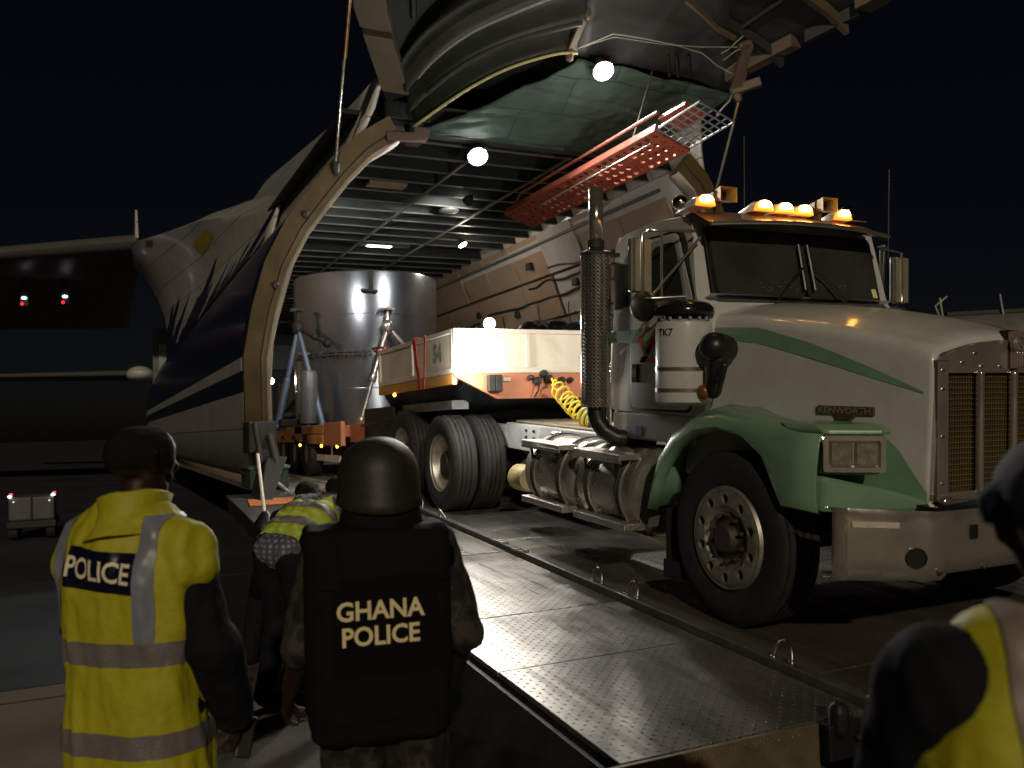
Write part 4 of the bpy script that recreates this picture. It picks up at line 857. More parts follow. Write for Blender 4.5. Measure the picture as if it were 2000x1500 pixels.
# --- grille
gr = B()
gr.box(-.585, -.505, -1.055, -1.02, .85, 1.60).box(.505, .585, -1.055, -1.02, .85, 1.60).box(-.505, .505, -1.055, -1.02, .85, .90)
arch = [(-.585, 1.601), (-.505, 1.601), (-.505, 1.535), (.505, 1.535), (.505, 1.601), (.585, 1.601)]+[(x, 1.715-.105*(abs(x)/.585)**2.2) for x in [.56, .45, .3, .15, 0, -.15, -.3, -.45, -.56]]
gsur = T(gr, 'grille_surround', wornc, bevel=.006)
T(B().prism(arch, 1, -1.053, -1.022), 'grille_header', wornc, gsur)
T(B().box(-.505, .505, -1.018, -1.0, .9, 1.535), 'radiator_core', mat('radiator brown', (.10, .065, .025), .7, .3, scale=60, var=.4), gsur)
for k in range(21): T(B().box(-.505, .505, -1.032, -1.022, .925+k*.0292, .930+k*.0292), 'grille_slat', mat('slat brass', (.28, .20, .09), .45, .6), gsur)
mesh_b = B()
for k in range(50): mesh_b.box(-.5+k*.0202, -.497+k*.0202, -1.028, -1.024, .9, 1.535)
tag(T(mesh_b, 'grille_mesh', mat('slat brass', (.28, .20, .09), .45, .6), gsur), None, kind='stuff')
for x in (-.27, 0, .27): T(B().cap((x, -1.06, .90), (x, -1.06, 1.53), .022, .022), 'grille_bar', wornc, gsur, smooth=60)
for x, z in ((-.55, 1.55), (-.55, 1.45), (-.55, 1.2), (-.55, .95), (-.4, 1.59), (-.25, 1.57), (-.1, 1.57), (.1, 1.57), (.3, 1.57), (-.3, 1.64)):
    T(B().lathe([(.008, 0), (.007, .006), (0, .008)], (x, -1.056, z), (0, -1, 0), 8), 'grille_screw', boltm, gsur)
em = T(B().lathe([(.05, 0), (.05, .02), (.046, .025), (0, .025)], (0, -1.075, 1.69), (0, -1, 0), 28).prism([(-.04, 1.70), (-.045, 1.755), (-.03, 1.765), (.03, 1.765), (.045, 1.755), (.04, 1.70)], 1, -1.095, -1.06).box(-.03, .03, -1.095, -1.06, 1.56, 1.66), 'hood_emblem', mat('emblem copper grey', (.42, .32, .26), .35, .6), hood, smooth=30)
T(B().box(-.035, .035, -1.06, -1.0, 1.56, 1.77), 'emblem_back', blackp, em)
for k in range(4): T(B().cap((-.021+k*.014, -1.096, 1.57), (-.021+k*.014, -1.096, 1.645), .005, .005), 'emblem_rib', alu, em)
T(B().tube([(.036*math.cos(i/24*2*math.pi), -1.10, 1.69+.036*math.sin(i/24*2*math.pi)) for i in range(24)], .004, 6, closed=True), 'emblem_rib', alu, em)
T(B().tube([(-.018, -1.102, 1.715), (-.018, -1.102, 1.665)], .004, 6).tube([(.018, -1.102, 1.715), (-.015, -1.102, 1.69), (.018, -1.102, 1.665)], .004, 6), 'emblem_rib', alu, em)
# --- fenders with headlight pods
lipc = [(.78, .60), (.71, .78), (.62, .92), (.48, 1.06), (.28, 1.16), (.06, 1.195), (-.16, 1.165), (-.34, 1.06), (-.50, .80), (-.77, .80)]
crown = [(.82, .60), (.78, .80), (.71, .97), (.56, 1.13), (.34, 1.25), (.08, 1.285), (-.18, 1.265), (-.40, 1.245), (-.60, 1.24), (-.77, 1.235)]
for s_ in (-1, 1):
    rows = []
    for i, ((ly, lz), (cy_, cz)) in enumerate(zip(lipc, crown)):
        t = i/9; xin = hoodx(min(max(cy_, -.9), .7), 1.25)-.03; w = 1.15 if t < .85 else 1.15
        rise = .03+.05*math.sin(math.pi*t)
        row = [Vector((s_*(w-.05), ly*.97, lz-.02)), Vector((s_*w, ly, lz)), Vector((s_*(w+.012), lerp(ly, cy_, .15), lerp(lz, cz, .15))), Vector((s_*(w+.005), lerp(ly, cy_, .55), lerp(lz, cz, .55))),
               Vector((s_*(w-.015), lerp(ly, cy_, .85), lerp(lz, cz, .85))), Vector((s_*(w-.055), cy_, cz)), Vector((s_*(w-.13), cy_, cz+rise*.45))]
        if i < 3: row += [Vector((s_*lerp(w-.13, .88, a), cy_, cz+rise*(.45+.2*a))) for a in (.33, .66, 1)]
        else: row += [Vector((s_*lerp(w-.13, xin, a), cy_, cz+rise*.45+.05*a-.26*a*max(0, t-.45)/.55)) for a in (.33, .66, 1)]
        rows.append(row)
    fd = T(B().loft(rows), 'fender', green, smooth=40, solid=-.012)
    # front pod: bright lip, recess for lamps, ledge below
    pf = [(1.146, -.50), (1.146, -.765), (1.10, -.80), (.82, -.96), (.62, -1.0), (.62, -.50)]
    def lev(z, k=1, e=0): return [Vector((s_*(x), y-(e if y < -.7 else 0), z)) for x, y in pf]
    def tz(x): return lerp(.865, .99, max(0, min(1, (x-.62)/.42)))
    pod = B().loft([[Vector((s_*x, y-(.03 if y < -.7 else 0), .80)) for x, y in pf], [Vector((s_*x, y-(.035 if y < -.7 else 0), tz(x)-.03)) for x, y in pf], [Vector((s_*(x if y > -.7 else x-.006), y-(.015 if y < -.7 else 0), tz(x))) for x, y in pf]], closed=True, caps=True)
    T(pod, 'fender_nose', green, fd, bevel=.028)
    pf = [(1.115, -.50), (1.115, -.775), (1.09, -.80), (.86, -.935), (.79, -.94), (.75, -.86), (.74, -.50)]
    lampb = B().loft([lev(.992, e=-.05), lev(1.22, e=-.05)], closed=True, caps=True); T(lampb, 'lamp_housing', green, fd, bevel=.025)
    T(B().loft([lev(1.212), lev(1.235), [Vector((p.x*.985, p.y+.07, p.z)) for p in lev(1.262)]], closed=True, caps=True), 'lamp_brow', green, fd, bevel=.012)
    A_ = Vector((s_*1.118, -.772, 0)); D_ = Vector((s_*.835, -.935, 0)); ax = (D_-A_); nrm = Vector((ax.y, -ax.x, 0)).normalized(); nrm = nrm if nrm.y < 0 else -nrm
    def hp_(t, z, o): p = A_.lerp(D_, t)+nrm*o; return Vector((p.x, p.y, z))
    bz = T(B().loft([[hp_(a, b, .0) for a, b in rounded([(0, 1.01), (1, 1.01), (1, 1.21), (0, 1.21)], .03, 3)], [hp_(a, b, .03) for a, b in rounded([(.01, 1.015), (.99, 1.015), (.99, 1.205), (.01, 1.205)], .03, 3)], [hp_(a, b, .03) for a, b in rounded([(.09, 1.04), (.91, 1.04), (.91, 1.18), (.09, 1.18)], .02, 3)], [hp_(a, b, .005) for a, b in rounded([(.11, 1.045), (.89, 1.045), (.89, 1.175), (.11, 1.175)], .02, 3)]], closed=True, caps=True), 'headlight_bezel', wornc, fd, smooth=25)
    for a, b in ((.12, .485), (.515, .88)):
        T(B().loft([[hp_(a, 1.05, .008), hp_(b, 1.05, .008), hp_(b, 1.17, .008), hp_(a, 1.17, .008)], [hp_(a+.03, 1.055, .024), hp_(b-.03, 1.055, .024), hp_(b-.03, 1.165, .024), hp_(a+.03, 1.165, .024)]], closed=True, caps=True), 'headlight_lens', mat('headlight glass', (.42, .38, .28), .08, .6, var=.5, scale=18, bump=.3, bscale=70), bz)
# --- bumper
def bsec(x):
    ax = abs(x); y = -1.20 if ax < .72 else interp([(.72, -1.20), (.78, -1.185), (1.0, -1.08), (1.16, -.99), (1.2, -.93)], ax)
    dz = .02 if .70 < ax < .78 else 0
    cr = (.010+.03*max(0, 1-abs(ax-.74)/.14))*noise.noise(Vector((x*9, 2, 0)))
    zt = .835+.02*max(0, ax-.72)*2; zb = .485+(.03 if ax < .7 else 0)
    return [Vector((x, y+.05, zt-.005)), Vector((x, y+.01, zt)), Vector((x, y+cr*.5, zt-.03)), Vector((x, y+cr-dz*.3, .66+.05)), Vector((x, y-cr, .60)), Vector((x, y+cr*.3, zb+.03)), Vector((x, y+.02, zb)), Vector((x, y+.06, zb))]
xs_ = [-1.2+i*.02 for i in range(121)]
dents = T(B().loft([bsec(x) for x in xs_]), 'bumper', wornc, smooth=50, solid=-.008)
T(B().lathe([(.052, 0), (.052, .004), (.043, .004), (.043, -.03), (0, -.03)], (-.86, -1.158, .605), (-.48, -.87, 0), 26), 'fog_lamp_socket', blackp, dents, smooth=40)
T(B().box(-.53, -.485, -1.215, -1.195, .685, .755), 'tow_slot', blackp, dents)
T(B().add([(-1.145, -1.012, .79), (-.94, -1.122, .785), (-.94, -1.121, .755), (-1.145, -1.011, .76)], [(0, 1, 2, 3)]), 'bumper_plate', mat('pale plate', (.62, .56, .44), .5, var=.2, scale=30), dents)
for x in (-.75, -.42): T(B().lathe([(.012, 0), (.012, .01), (0, .014)], (x, -1.2, .53), (0, -1, 0), 8), 'bumper_bolt', boltm, dents)
T(B().box(-.7, .7, -1.15, -.95, .80, .845), 'bumper_filler', blackp)
T(B().cap((-.62, -1.12, .87), (-.46, -1.12, .87), .025, .02), 'tow_pin', chrome, dents, smooth=60)

# ================================================================ lowbed trailer
tr = tag(empty('lowbed_trailer', (4.61, 12, 1.06)), 'orange gooseneck lowbed trailer with white front boards behind the truck', 'trailer')
to = -Vector((4.61, 12, 1.06))
def L_(b, name, m, parent=tr, **k):
    o = _build(b, name, m, parent, **k)
    if parent is tr: o.location = to
    return o
gx0, gx1, gy0, gy1 = 3.335, 5.9, 8.5, 11.2
neck = L_(B().prism([(gx0+.0, 2.36), (gx1, 2.36), (gx1, 2.30), (gx1-.48, 2.085), (gx0+.48, 2.085), (gx0, 2.33)], 1, gy0, gy0+.06), 'neck_front', orange, bevel=.006)
for q_ in (gx0+.001, gx1-.05): L_(B().box(q_, q_+.049, gy0+.06, gy1, 2.245, 2.358), 'neck_side_rail', amberp, bevel=.006)
L_(B().box(gx0+.05, gx1-.05, gy0+.06, gy1, 2.29, 2.33), 'neck_deck', darkm)
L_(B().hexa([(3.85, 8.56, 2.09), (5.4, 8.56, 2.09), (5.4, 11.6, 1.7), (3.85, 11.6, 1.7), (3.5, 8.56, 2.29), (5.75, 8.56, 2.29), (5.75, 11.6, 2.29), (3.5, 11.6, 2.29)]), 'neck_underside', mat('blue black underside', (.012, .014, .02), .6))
for q_ in ((3.45, 3.9, 11.0, 12.4, 1.6, 2.1), (5.3, 5.8, 11.0, 12.4, 1.6, 2.1), (3.6, 3.75, 10.4, 10.55, 1.8, 2.25)): L_(B().box(*q_), 'neck_strut', darkm, bevel=.02)
L_(B().box(3.55, 3.75, 9.15, 10.9, 2.0, 2.1), 'white_toolbox', greyf)
def boardset(name, along, a0, a1, fixed, div, sgn):
    t = .045; fr_ = B(); z0, z1 = 2.362, 2.83
    def bx(u0, u1, za, zb, d0, d1):
        d0, d1 = fixed+sgn*d0, fixed+sgn*d1
        return ((u0, u1, d0, d1, za, zb) if along == 'x' else (d0, d1, u0, u1, za, zb))
    ps = [lerp(a0, a1, i/div) for i in range(div+1)]
    fr_.box(*bx(a0, a1, z0, z0+t*1.2, 0, -.05)); fr_.box(*bx(a0, a1, z1-t, z1, 0, -.05))
    for p in ps: fr_.box(*bx(max(a0, p-t/2), min(a1, p+t/2), z0+t*1.2, z1-t, .001, -.049))
    f_ = L_(fr_, 'board_frame', board, bevel=.004)
    for p, q in zip(ps, ps[1:]): L_(B().box(*bx(p+t/2, q-t/2, z0+t*1.2, z1-t, -.022, -.04)), 'board_panel', board, f_)
    return f_
boardset('front', 'x', gx0, gx1, gy0-.004, 3, -1); sb_ = boardset('side', 'y', gy0+.06, gy1, gx0, 2, -1); boardset('side', 'y', gy0+.06, gy1, gx1, 2, 1)
L_(B().box(gx0-.004, gx0+.03, gy1, gy1+.03, 2.25, 2.85), 'corner_post', orange, bevel=.004)
# emblem on the side board
me_ = text_mesh('54', .26, .014)
for v in me_.vertices: v.co = (gx0+.0185, 9.05-v.co.x, 2.60+v.co.y)
o = bpy.data.objects.new('lettering', me_); C.objects.link(o); me_.materials.append(mat('faded grey green paint', (.22, .27, .25), .6, var=.3, scale=20)); o.parent = sb_
# couplings on the orange neck front
for x in (3.72, 3.80): L_(B().box(x-.03, x+.05, gy0-.07, gy0, 2.16, 2.34), 'coupling_bracket', darkm, bevel=.01)
L_(B().box(3.88, 3.97, gy0-.02, gy0, 2.27, 2.31), 'data_plate', mat('pale plate', (.62, .56, .44), .5), bevel=.003)
for x, z, r in ((4.28, 2.27, .045), (4.36, 2.35, .04), (4.42, 2.29, .05), (4.58, 2.28, .035), (4.68, 2.28, .03), (4.2, 2.31, .03)):
    L_(B().lathe([(r, 0), (r, .05), (r*.6, .06), (r*.6, .09), (0, .09)], (x, gy0, z), (0, -1, 0), 14), 'air_coupling', darkm, smooth=40)
L_(B().tube([(4.28, gy0-.08, 2.27), (4.25, gy0-.1, 2.16), (4.22, gy0-.06, 2.1)], .01, 6).tube([(4.52, gy0-.05, 2.3), (4.6, gy0-.09, 2.2), (4.58, gy0-.05, 2.1)], .01, 6), 'cable', blackp)
# low deck
dk = L_(B().box(3.45, 6.0, 12.3, 13.2, 1.62, 1.88).box(3.14, 6.3, 13.2, 15.2, 1.70, 1.885).box(3.10, 6.35, 15.2, 19.5, 1.64, 1.86), 'low_deck', orange, bevel=.01)
for y0_, y1_, z0_, z1_, m in ((12.35, 13.4, 1.58, 1.93, orange), (13.5, 14.6, 1.60, 1.75, amberp), (15.0, 15.6, 1.66, 1.9, orange), (13.42, 15.7, 1.76, 1.90, amberp), (15.75, 19.3, 1.66, 1.82, amberp), (16.3, 17.0, 1.83, 1.92, amberp), (17.6, 18.4, 1.83, 1.94, amberp)):
    L_(B().box(3.09, 3.16, y0_, y1_, z0_, z1_), 'deck_side_beam', m, dk, bevel=.012)
L_(B().hexa([(3.08, 15.6, 1.62), (3.5, 15.6, 1.62), (3.5, 18.6, 1.62), (3.08, 18.6, 1.62), (3.06, 15.5, 1.665), (3.5, 15.5, 1.665), (3.5, 18.7, 1.665), (3.06, 18.7, 1.665)]), 'deck_wing', amberp, dk)
for y in (14.75, 15.72, 16.75):
    for s_ in (-1, 1):
        w_ = L_(B().lathe([(.17, -.11), (.30, -.125), (.36, -.10), (.375, -.05), (.375, .05), (.36, .1), (.30, .125), (.17, .11)], (4.61+s_*1.40, y, 1.06+.375), (s_, 0, 0), 32, close=False), 'wheel', rubber, smooth=35)
        L_(B().lathe([(.175, .10), (.165, .03), (.08, .02), (.07, .07), (0, .07)], (4.61+s_*1.40, y, 1.06+.375), (s_, 0, 0), 24), 'rim', rimmat, w_, smooth=40)
for y in (12.6, 13.6, 15.2, 17.6):
    L_(B().ball((3.10, y, 1.575), (.02, .03, .025)), 'side_marker', emis('yellow side marker', (1, .62, .06), 5), smooth=60)
L_(B().ball((3.33, 10.55, 2.225), (.02, .03, .025)), 'side_marker', emis('yellow side marker', (1, .62, .06), 5), smooth=60)
L_(B().box(3.2, 3.24, 12.9, 15.0, 1.33, 1.43).box(3.21, 3.23, 13.4, 13.45, 1.43, 1.62).box(3.21, 3.23, 14.5, 14.55, 1.43, 1.62), 'side_guard', mat('white guard', (.62, .56, .53), .5, dirt=.5), bevel=.006)
L_(B().box(3.15, 6.3, 19.5, 19.6, 1.2, 1.85), 'tail_plate', orange)
L_(B().tube([(3.5, 10.9, 1.95), (3.3, 11.3, 1.88), (3.25, 11.8, 1.86), (3.6, 12.2, 1.9)], .022, 8), 'hose_bar', blackp, smooth=60)
# work lamps on the trailer boards
lamp('board_work_lamp', (3.80, 8.62, 2.90), (-.35, -.9, -.1), .06, 45, (1, .97, .9), 70, parent=tr); 
lamp('corner_work_lamp', (3.37, 8.40, 2.385), (-.45, -.88, -.1), .055, 80, (1, .98, .93), 70, parent=tr)
for o in [c for c in tr.children if 'work_lamp' in c.name]: o.location = to
# work lamp on the back of the cab (lights the white boards)
lamp('cab_work_lamp', (.30, 1.82, 2.40), (.05, 1, -.12), .07, 150, (1, .95, .86), 50, parent=tk, lsize=.06, spot=150)
# --- hoses between truck and trailer
def coil(name, label, a, b, r, wr, turns, m, sag):
    a = Vector(a); b = Vector(b); P = []; n = turns*14; d = (b-a).normalized(); u, w = perp(d)
    for i in range(n+1):
        t = i/n; c = a.lerp(b, t)+Vector((0, 0, -sag*math.sin(math.pi*t))); k = min(1, t*6, (1-t)*6); ph = 2*math.pi*turns*t
        P.append(c+(u*math.cos(ph)+w*math.sin(ph))*r*k*(1+.25*noise.noise(Vector((i*.09, 1, 0)))))
    return tag(B().tube(P, wr, 6).build(name, m, smooth=60), label, 'hose')
coil('coiled_air_hose', 'yellow coiled air hose hanging from orange trailer front', (4.42, 8.40, 2.29), (4.30, 7.05, 1.78), .085, .013, 13, yellow, .12)
coil('coiled_air_hose', 'dusty green coiled hose below the yellow one behind the cab', (4.40, 7.7, 1.95), (4.26, 6.75, 1.62), .08, .022, 14, ghose, .06)
# --- red strap over the side board
st_ = B()
def band(P, w): 
    for (p, q) in zip(P, P[1:]):
        p = Vector(p); q = Vector(q); st_.add([p+Vector((0, -w, 0)), p+Vector((0, w, 0)), q+Vector((0, w*.8, 0)), q+Vector((0, -w*.8, 0))], [(0, 1, 2, 3)])
band([(3.60, 9.75, 2.84), (3.33, 9.72, 2.845), (3.318, 9.72, 2.83), (3.318, 9.62, 2.5), (3.33, 9.6, 2.24)], .055); band([(3.33, 9.35, 2.845), (3.318, 9.35, 2.83), (3.32, 9.42, 2.24)], .025)
tag(st_.build('ratchet_strap', redm, solid=.006), 'red ratchet strap hanging over the white side board', 'strap')
tp = tag(B().tube([(3.36, 11.0, 2.86), (3.6, 12.4, 2.98), (4.0, 13.6, 3.05)], .018, 6).build('tension_strap', redm, smooth=60), 'thin red strap running from board corner to the vessel', 'strap')

# ================================================================ steel vessel
VX, VY, VR_ = 4.92, 17.35, 1.43
vs_ = tag(empty('steel_vessel', (VX, VY, 1.9)), 'large upright stainless steel cylinder standing on the lowbed trailer', 'vessel')
shell = _build(B().lathe([(VR_-.03, .0), (VR_, .02), (VR_, 1.43), (VR_, 1.5), (VR_, 3.17), (VR_-.01, 3.2), (VR_-.06, 3.2), (VR_-.06, .1)], (0, 0, 0), (0, 0, 1), 96, close=False), 'shell', steel, vs_, smooth=30)
for z in (.75, 2.3): _build(B().lathe([(VR_+.001, -.012), (VR_+.006, 0), (VR_+.001, .012)], (0, 0, z), (0, 0, 1), 96, close=False), 'weld_seam', steel, shell, smooth=60)
fg = _build(B().lathe([(VR_-.01, 1.44), (VR_+.09, 1.44), (VR_+.09, 1.475), (VR_+.0, 1.478), (VR_+.0, 1.495), (VR_+.09, 1.498), (VR_+.09, 1.53), (VR_-.01, 1.53)], (0, 0, 0), (0, 0, 1), 96, close=False), 'flange', steel, vs_, smooth=25)
for k in range(56):
    a = 2*math.pi*k/56; _build(B().lathe([(.02, 0), (.02, .15), (0, .15)], ((VR_+.055)*math.cos(a), (VR_+.055)*math.sin(a), 1.40), (0, 0, 1), 8), 'flange_bolt', boltm, fg)
_build(B().lathe([(VR_-.05, 3.15), (VR_-.05, 3.16), (0, 3.17)], (0, 0, 0), (0, 0, 1), 64), 'top_plate', steel, vs_, smooth=30)
for a in (R(258), R(150), R(30)):
    c = Vector((math.cos(a), math.sin(a), 0)); t_ = Vector((-c.y, c.x, 0))
    lug = B(); lug.hexa([c*VR_+t_*-.04+Vector((0, 0, 2.75)), c*VR_+t_*.04+Vector((0, 0, 2.75)), c*(VR_+.02)+t_*.04+Vector((0, 0, 2.75)), c*(VR_+.02)+t_*-.04+Vector((0, 0, 2.75)), c*VR_+t_*-.04+Vector((0, 0, 3.18)), c*VR_+t_*.04+Vector((0, 0, 3.18)), c*(VR_+.10)+t_*.04+Vector((0, 0, 3.18)), c*(VR_+.10)+t_*-.04+Vector((0, 0, 3.18))])
    lug.cap(c*(VR_+.05)+t_*-.16+Vector((0, 0, 2.77)), c*(VR_+.05)+t_*.1+Vector((0, 0, 2.75)), .035, .03); _build(lug, 'lifting_lug', darkm, vs_, bevel=.008)
def strutset(top, feet, m, nm):
    top = Vector(top); hub = _build(B().ball(top, (.12, .1, .15)).cap(top+Vector((0, 0, .1)), top+Vector((.02, .06, .34)), .05, .04).box(top.x-.13, top.x+.13, top.y-.05, top.y+.12, top.z+.33, top.z+.37), nm+'_head', m[1], vs_, smooth=40)
    for f_, mm in feet:
        f_ = Vector(f_); d = (f_-top); q = top+d*.55
        _build(B().tube([top, q], .045, 12).tube([q, f_], .062 if mm is bluep else .034, 12).cap(q-d*.02, q+d*.03, .06, .06).ball(f_, .075), nm+'_leg', mm, hub, smooth=50)
for o in vs_.children:
    if o.name.split('.')[0] in ('shell', 'flange', 'top_plate', 'lifting_lug'): o.scale.z = .905
strutset((4.886-VX, 15.8-VY, 3.70-1.9), (((4.25-VX, 15.45-VY, .08), alu), ((5.62-VX, 15.6-VY, .9), alu)), (alu, alu), 'prop')
strutset((3.38-VX, 16.55-VY, 3.74-1.9), (((2.96-VX, 16.5-VY, .0), bluep), ((3.62-VX, 15.75-VY, .0), bluep), ((3.8-VX, 16.05-VY, 1.5), darkm)), (darkm, darkm), 'prop')
_build(B().lathe([(.16, 0), (.16, .9), (.12, .95), (0, .95)], (3.42-VX, 15.95-VY, .05), (0, 0, 1), 20), 'valve_bottle', mat('grey bottle', (.16, .17, .16), .4, .3), vs_, smooth=40)
_build(B().box(-1.95, -1.4, -1.1, -.5, .0, .14).ball((-1.75, -.8, .2), (.14, .1, .08)).ball((-1.5, -.95, .2), (.1, .1, .08)), 'chain_heap', darkm, vs_, bevel=.02)
_build(B().lathe([(.05, 0), (.09, .01), (.09, .05), (.05, .06), (.05, .16)], (-1.42, -.6, 1.36), (-.9, -.5, 0), 16), 'nozzle', boltm, vs_, smooth=40)

# --- plastic wrapped cargo behind the neck
def tarp(u, v):
    a = u*math.pi; x = lerp(5.2, 7.6, u); y = lerp(11.6, 13.4, v)
    z = 2.35+1.25*math.sin(a)**.35*(.85+.15*math.sin(v*3.1))*lerp(.72, 1.0, u)+.09*noise.noise(Vector((x*3.5, y*3.5, 1)))+.05*noise.noise(Vector((x*9, y*8, 4)))
    return Vector((x+.06*noise.noise(Vector((x*5, y*4, 9))), y+.08*noise.noise(Vector((z*5, x*4, 2))), z-(1.0 if v in (0, 1) and 0 else 0)))
tb = B().grid(tarp, 44, 30)
tb.grid(lambda u, v: (lambda p: Vector((p.x, p.y-.1*v+.07*noise.noise(Vector((p.x*5, v*5, 3))), lerp(p.z, 1.5, v))))(tarp(u, 0)), 44, 12)
tag(tb.build('wrapped_cargo', tarpm, smooth=60), 'cargo wrapped in glossy black plastic behind the trailer boards', 'cargo')
bsx = B().box(5.4, 7.4, 11.75, 13.3, 1.06, 1.6); tag(bsx.build('cargo_pallet', darkm, bevel=.02), 'dark base under the black plastic wrapped cargo', 'pallet')
# ================================================================ small things around
def cart():
    t = tag(empty('service_cart', tuple(at(64, 1000, Y=18.5).xy)+(0,)), 'small white service cart with lit corner lamps on the far left apron', 'cart')
    _build(B().box(-.37, .37, -.3, .5, .35, .78), 'body', mat('pale cart paint', (.09, .09, .085), .5), t, bevel=.04)
    _build(B().box(-.40, .40, -.34, .9, .22, .35), 'chassis', darkm, t, bevel=.02); _build(B().box(-.02, .02, -.31, -.30, .36, .77), 'door_gap', blackp, t)
    _build(B().box(-.34, .34, .5, .9, .35, .6), 'rear_box', darkm, t, bevel=.03)
    for x in (-.3, .3):
        for y in (-.1, .65): _build(B().lathe([(.1, -.06), (.17, -.07), (.18, 0), (.17, .07), (.1, .06)], (x, y, .18), (1, 0, 0), 18, close=False), 'wheel', rubber, t, smooth=40)
        _build(B().ball((x*1.15, -.31, .80), (.035, .03, .022)), 'white_lamp', emis('cool lamp', (.85, .9, 1), 6), t, smooth=60); _build(B().ball((x*1.15+.02, -.30, .84), (.03, .03, .016)), 'red_lamp', emis('red lamp', (1, .05, .1), 3), t, smooth=60)
        _build(B().ball((x*.95, -.31, .70), .014), 'reflector', emis('dim lamp', (.9, .9, .9), 1), t)
cart()
def tanker():
    c = at(2010, 640, Y=12.5); t = tag(empty('tanker_truck', (c.x, 12.5, 0), (0, 0, R(-38))), 'grey tanker truck with roof handrail parked beyond the truck hood', 'truck')
    tm = mat('dull grey tank', (.22, .21, .19), .45, .3)
    _build(B().lathe([(0, -2.0), (.8, -1.98), (.98, -1.9), (1.0, -1.8), (1.0, 3.6), (.98, 3.7), (.8, 3.78), (0, 3.8)], (0, 0, 2.93), (1, 0, 0), 40), 'tank', tm, t, smooth=35)
    _build(B().box(-2.0, 3.7, -1.0, 1.0, .9, 1.95), 'chassis', darkm, t, bevel=.03); _build(B().box(-1.7, 3.4, -.3, .3, 3.90, 3.98), 'walkway', darkm, t)
    for x in (-1.8, -.6, .6, 1.8, 3.0): _build(B().tube([(x, -.35, 3.86), (x-.05, -.38, 4.3)], .022, 8), 'rail_post', greyf, t, smooth=60)
    _build(B().tube([(-1.85, -.38, 3.8), (-1.95, -.38, 4.12), (-1.7, -.38, 4.32)], .022, 8), 'rail_post', greyf, t, smooth=60)
    _build(B().box(-3.9, -2.1, -1.1, 1.1, .9, 2.6).box(-3.5, -2.1, -1.05, 1.05, 2.6, 2.75), 'cab', tm, t, bevel=.1); _build(B().box(-3.93, -3.89, -.95, .95, 1.8, 2.5), 'windshield', glass, t)
    for x in (-3.0, 1.8, 3.0):
        for y in (-.95, .95): _build(B().lathe([(.25, -.13), (.48, -.14), (.5, 0), (.48, .14), (.25, .13)], (x, y, .5), (0, 1, 0), 26, close=False), 'wheel', rubber, t, smooth=40)
tanker()

# ================================================================ people
def remesh(b, vox, sm=6):
    me = b.mesh('tmp'); o = bpy.data.objects.new('tmp', me); C.objects.link(o)
    r = o.modifiers.new('r', 'REMESH'); r.mode = 'VOXEL'; r.voxel_size = vox; r.use_smooth_shade = True
    s = o.modifiers.new('s', 'SMOOTH'); s.factor = .5; s.iterations = sm
    m2 = applied(o); bpy.data.objects.remove(o); bpy.data.meshes.remove(me); m2.shade_smooth(); return m2
def fold(me, amp, sc, seed=0, lim=None):
    me.update(); nn = [v.normal.copy() for v in me.vertices]
    for v, n in zip(me.vertices, nn):
        q = Vector((v.co.x*sc[0]+seed, v.co.y*sc[1], v.co.z*sc[2]+v.co.x*3))
        k = (1-2.6*abs(noise.noise(q)))*.6+.5*noise.noise(q*1.9); v.co += n*(amp*k)
    me.update()
def cut(me, off, **lim):
    """copy of the part of a cloth mesh between planes, pushed outwards: a tape sewn on it"""
    bm = bmesh.new(); bm.from_mesh(me); bm.normal_update()
    for v in bm.verts: v.co += v.normal*off
    for ax, (a, b) in lim.items():
        i = 'xyz'.index(ax); n = Vector((0, 0, 0)); n[i] = 1
        for val, inner, outer in ((a, True, False), (b, False, True)):
            p = Vector((0, 0, 0)); p[i] = val
            bmesh.ops.bisect_plane(bm, geom=bm.verts[:]+bm.edges[:]+bm.faces[:], plane_co=p, plane_no=n, clear_inner=inner, clear_outer=outer)
    m2 = bpy.data.meshes.new('tape'); bm.to_mesh(m2); bm.free(); m2.shade_smooth(); return m2
def body_prims(J):
    """tagged tapered capsules of a figure; J: joint name -> Vector"""
    P = []; lat = (J['shR']-J['shL']).normalized()
    def c(tag_, p, q, a, b): P.append((tag_, Vector(p), Vector(q), a, b))
    hl = (J['hipR']-J['hipL']).normalized()
    for s in (-1, 1):
        c('torso', J['pelvis']+hl*.07*s, J['waist']+lat*.06*s, .115, .105); c('torso', J['waist']+lat*.06*s, J['chest']+lat*.085*s, .105, .115); c('torso', J['chest']+lat*.085*s, J['neck'].lerp(J['shR' if s > 0 else 'shL'], .45)-(J['neck']-J['chest'])*.22, .115, .085)
    c('torso', J['pelvis'], J['chest'], .12, .125); c('torso', J['shL'].lerp(J['shR'], .08), J['shR'].lerp(J['shL'], .08), .07, .07)
    for k in 'LR': c('torso', J['neck']+(J['head']-J['neck'])*.12, J['sh'+k].lerp(J['neck'], .25), .055, .062)
    c('neck', J['neck'], J['head']+(J['neck']-J['head'])*.35, .062, .056)
    for k in 'LR':
        c('armU', J['sh'+k], J['el'+k], .062, .048); c('armF', J['el'+k], J['wr'+k], .047, .032)
        c('leg', J['hip'+k], J['kn'+k], .092, .062); c('leg', J['kn'+k], J['an'+k], .06, .042); c('foot', J['an'+k]+Vector((0, 0, -.02)), J['toe'+k], .045, .035)
    return P
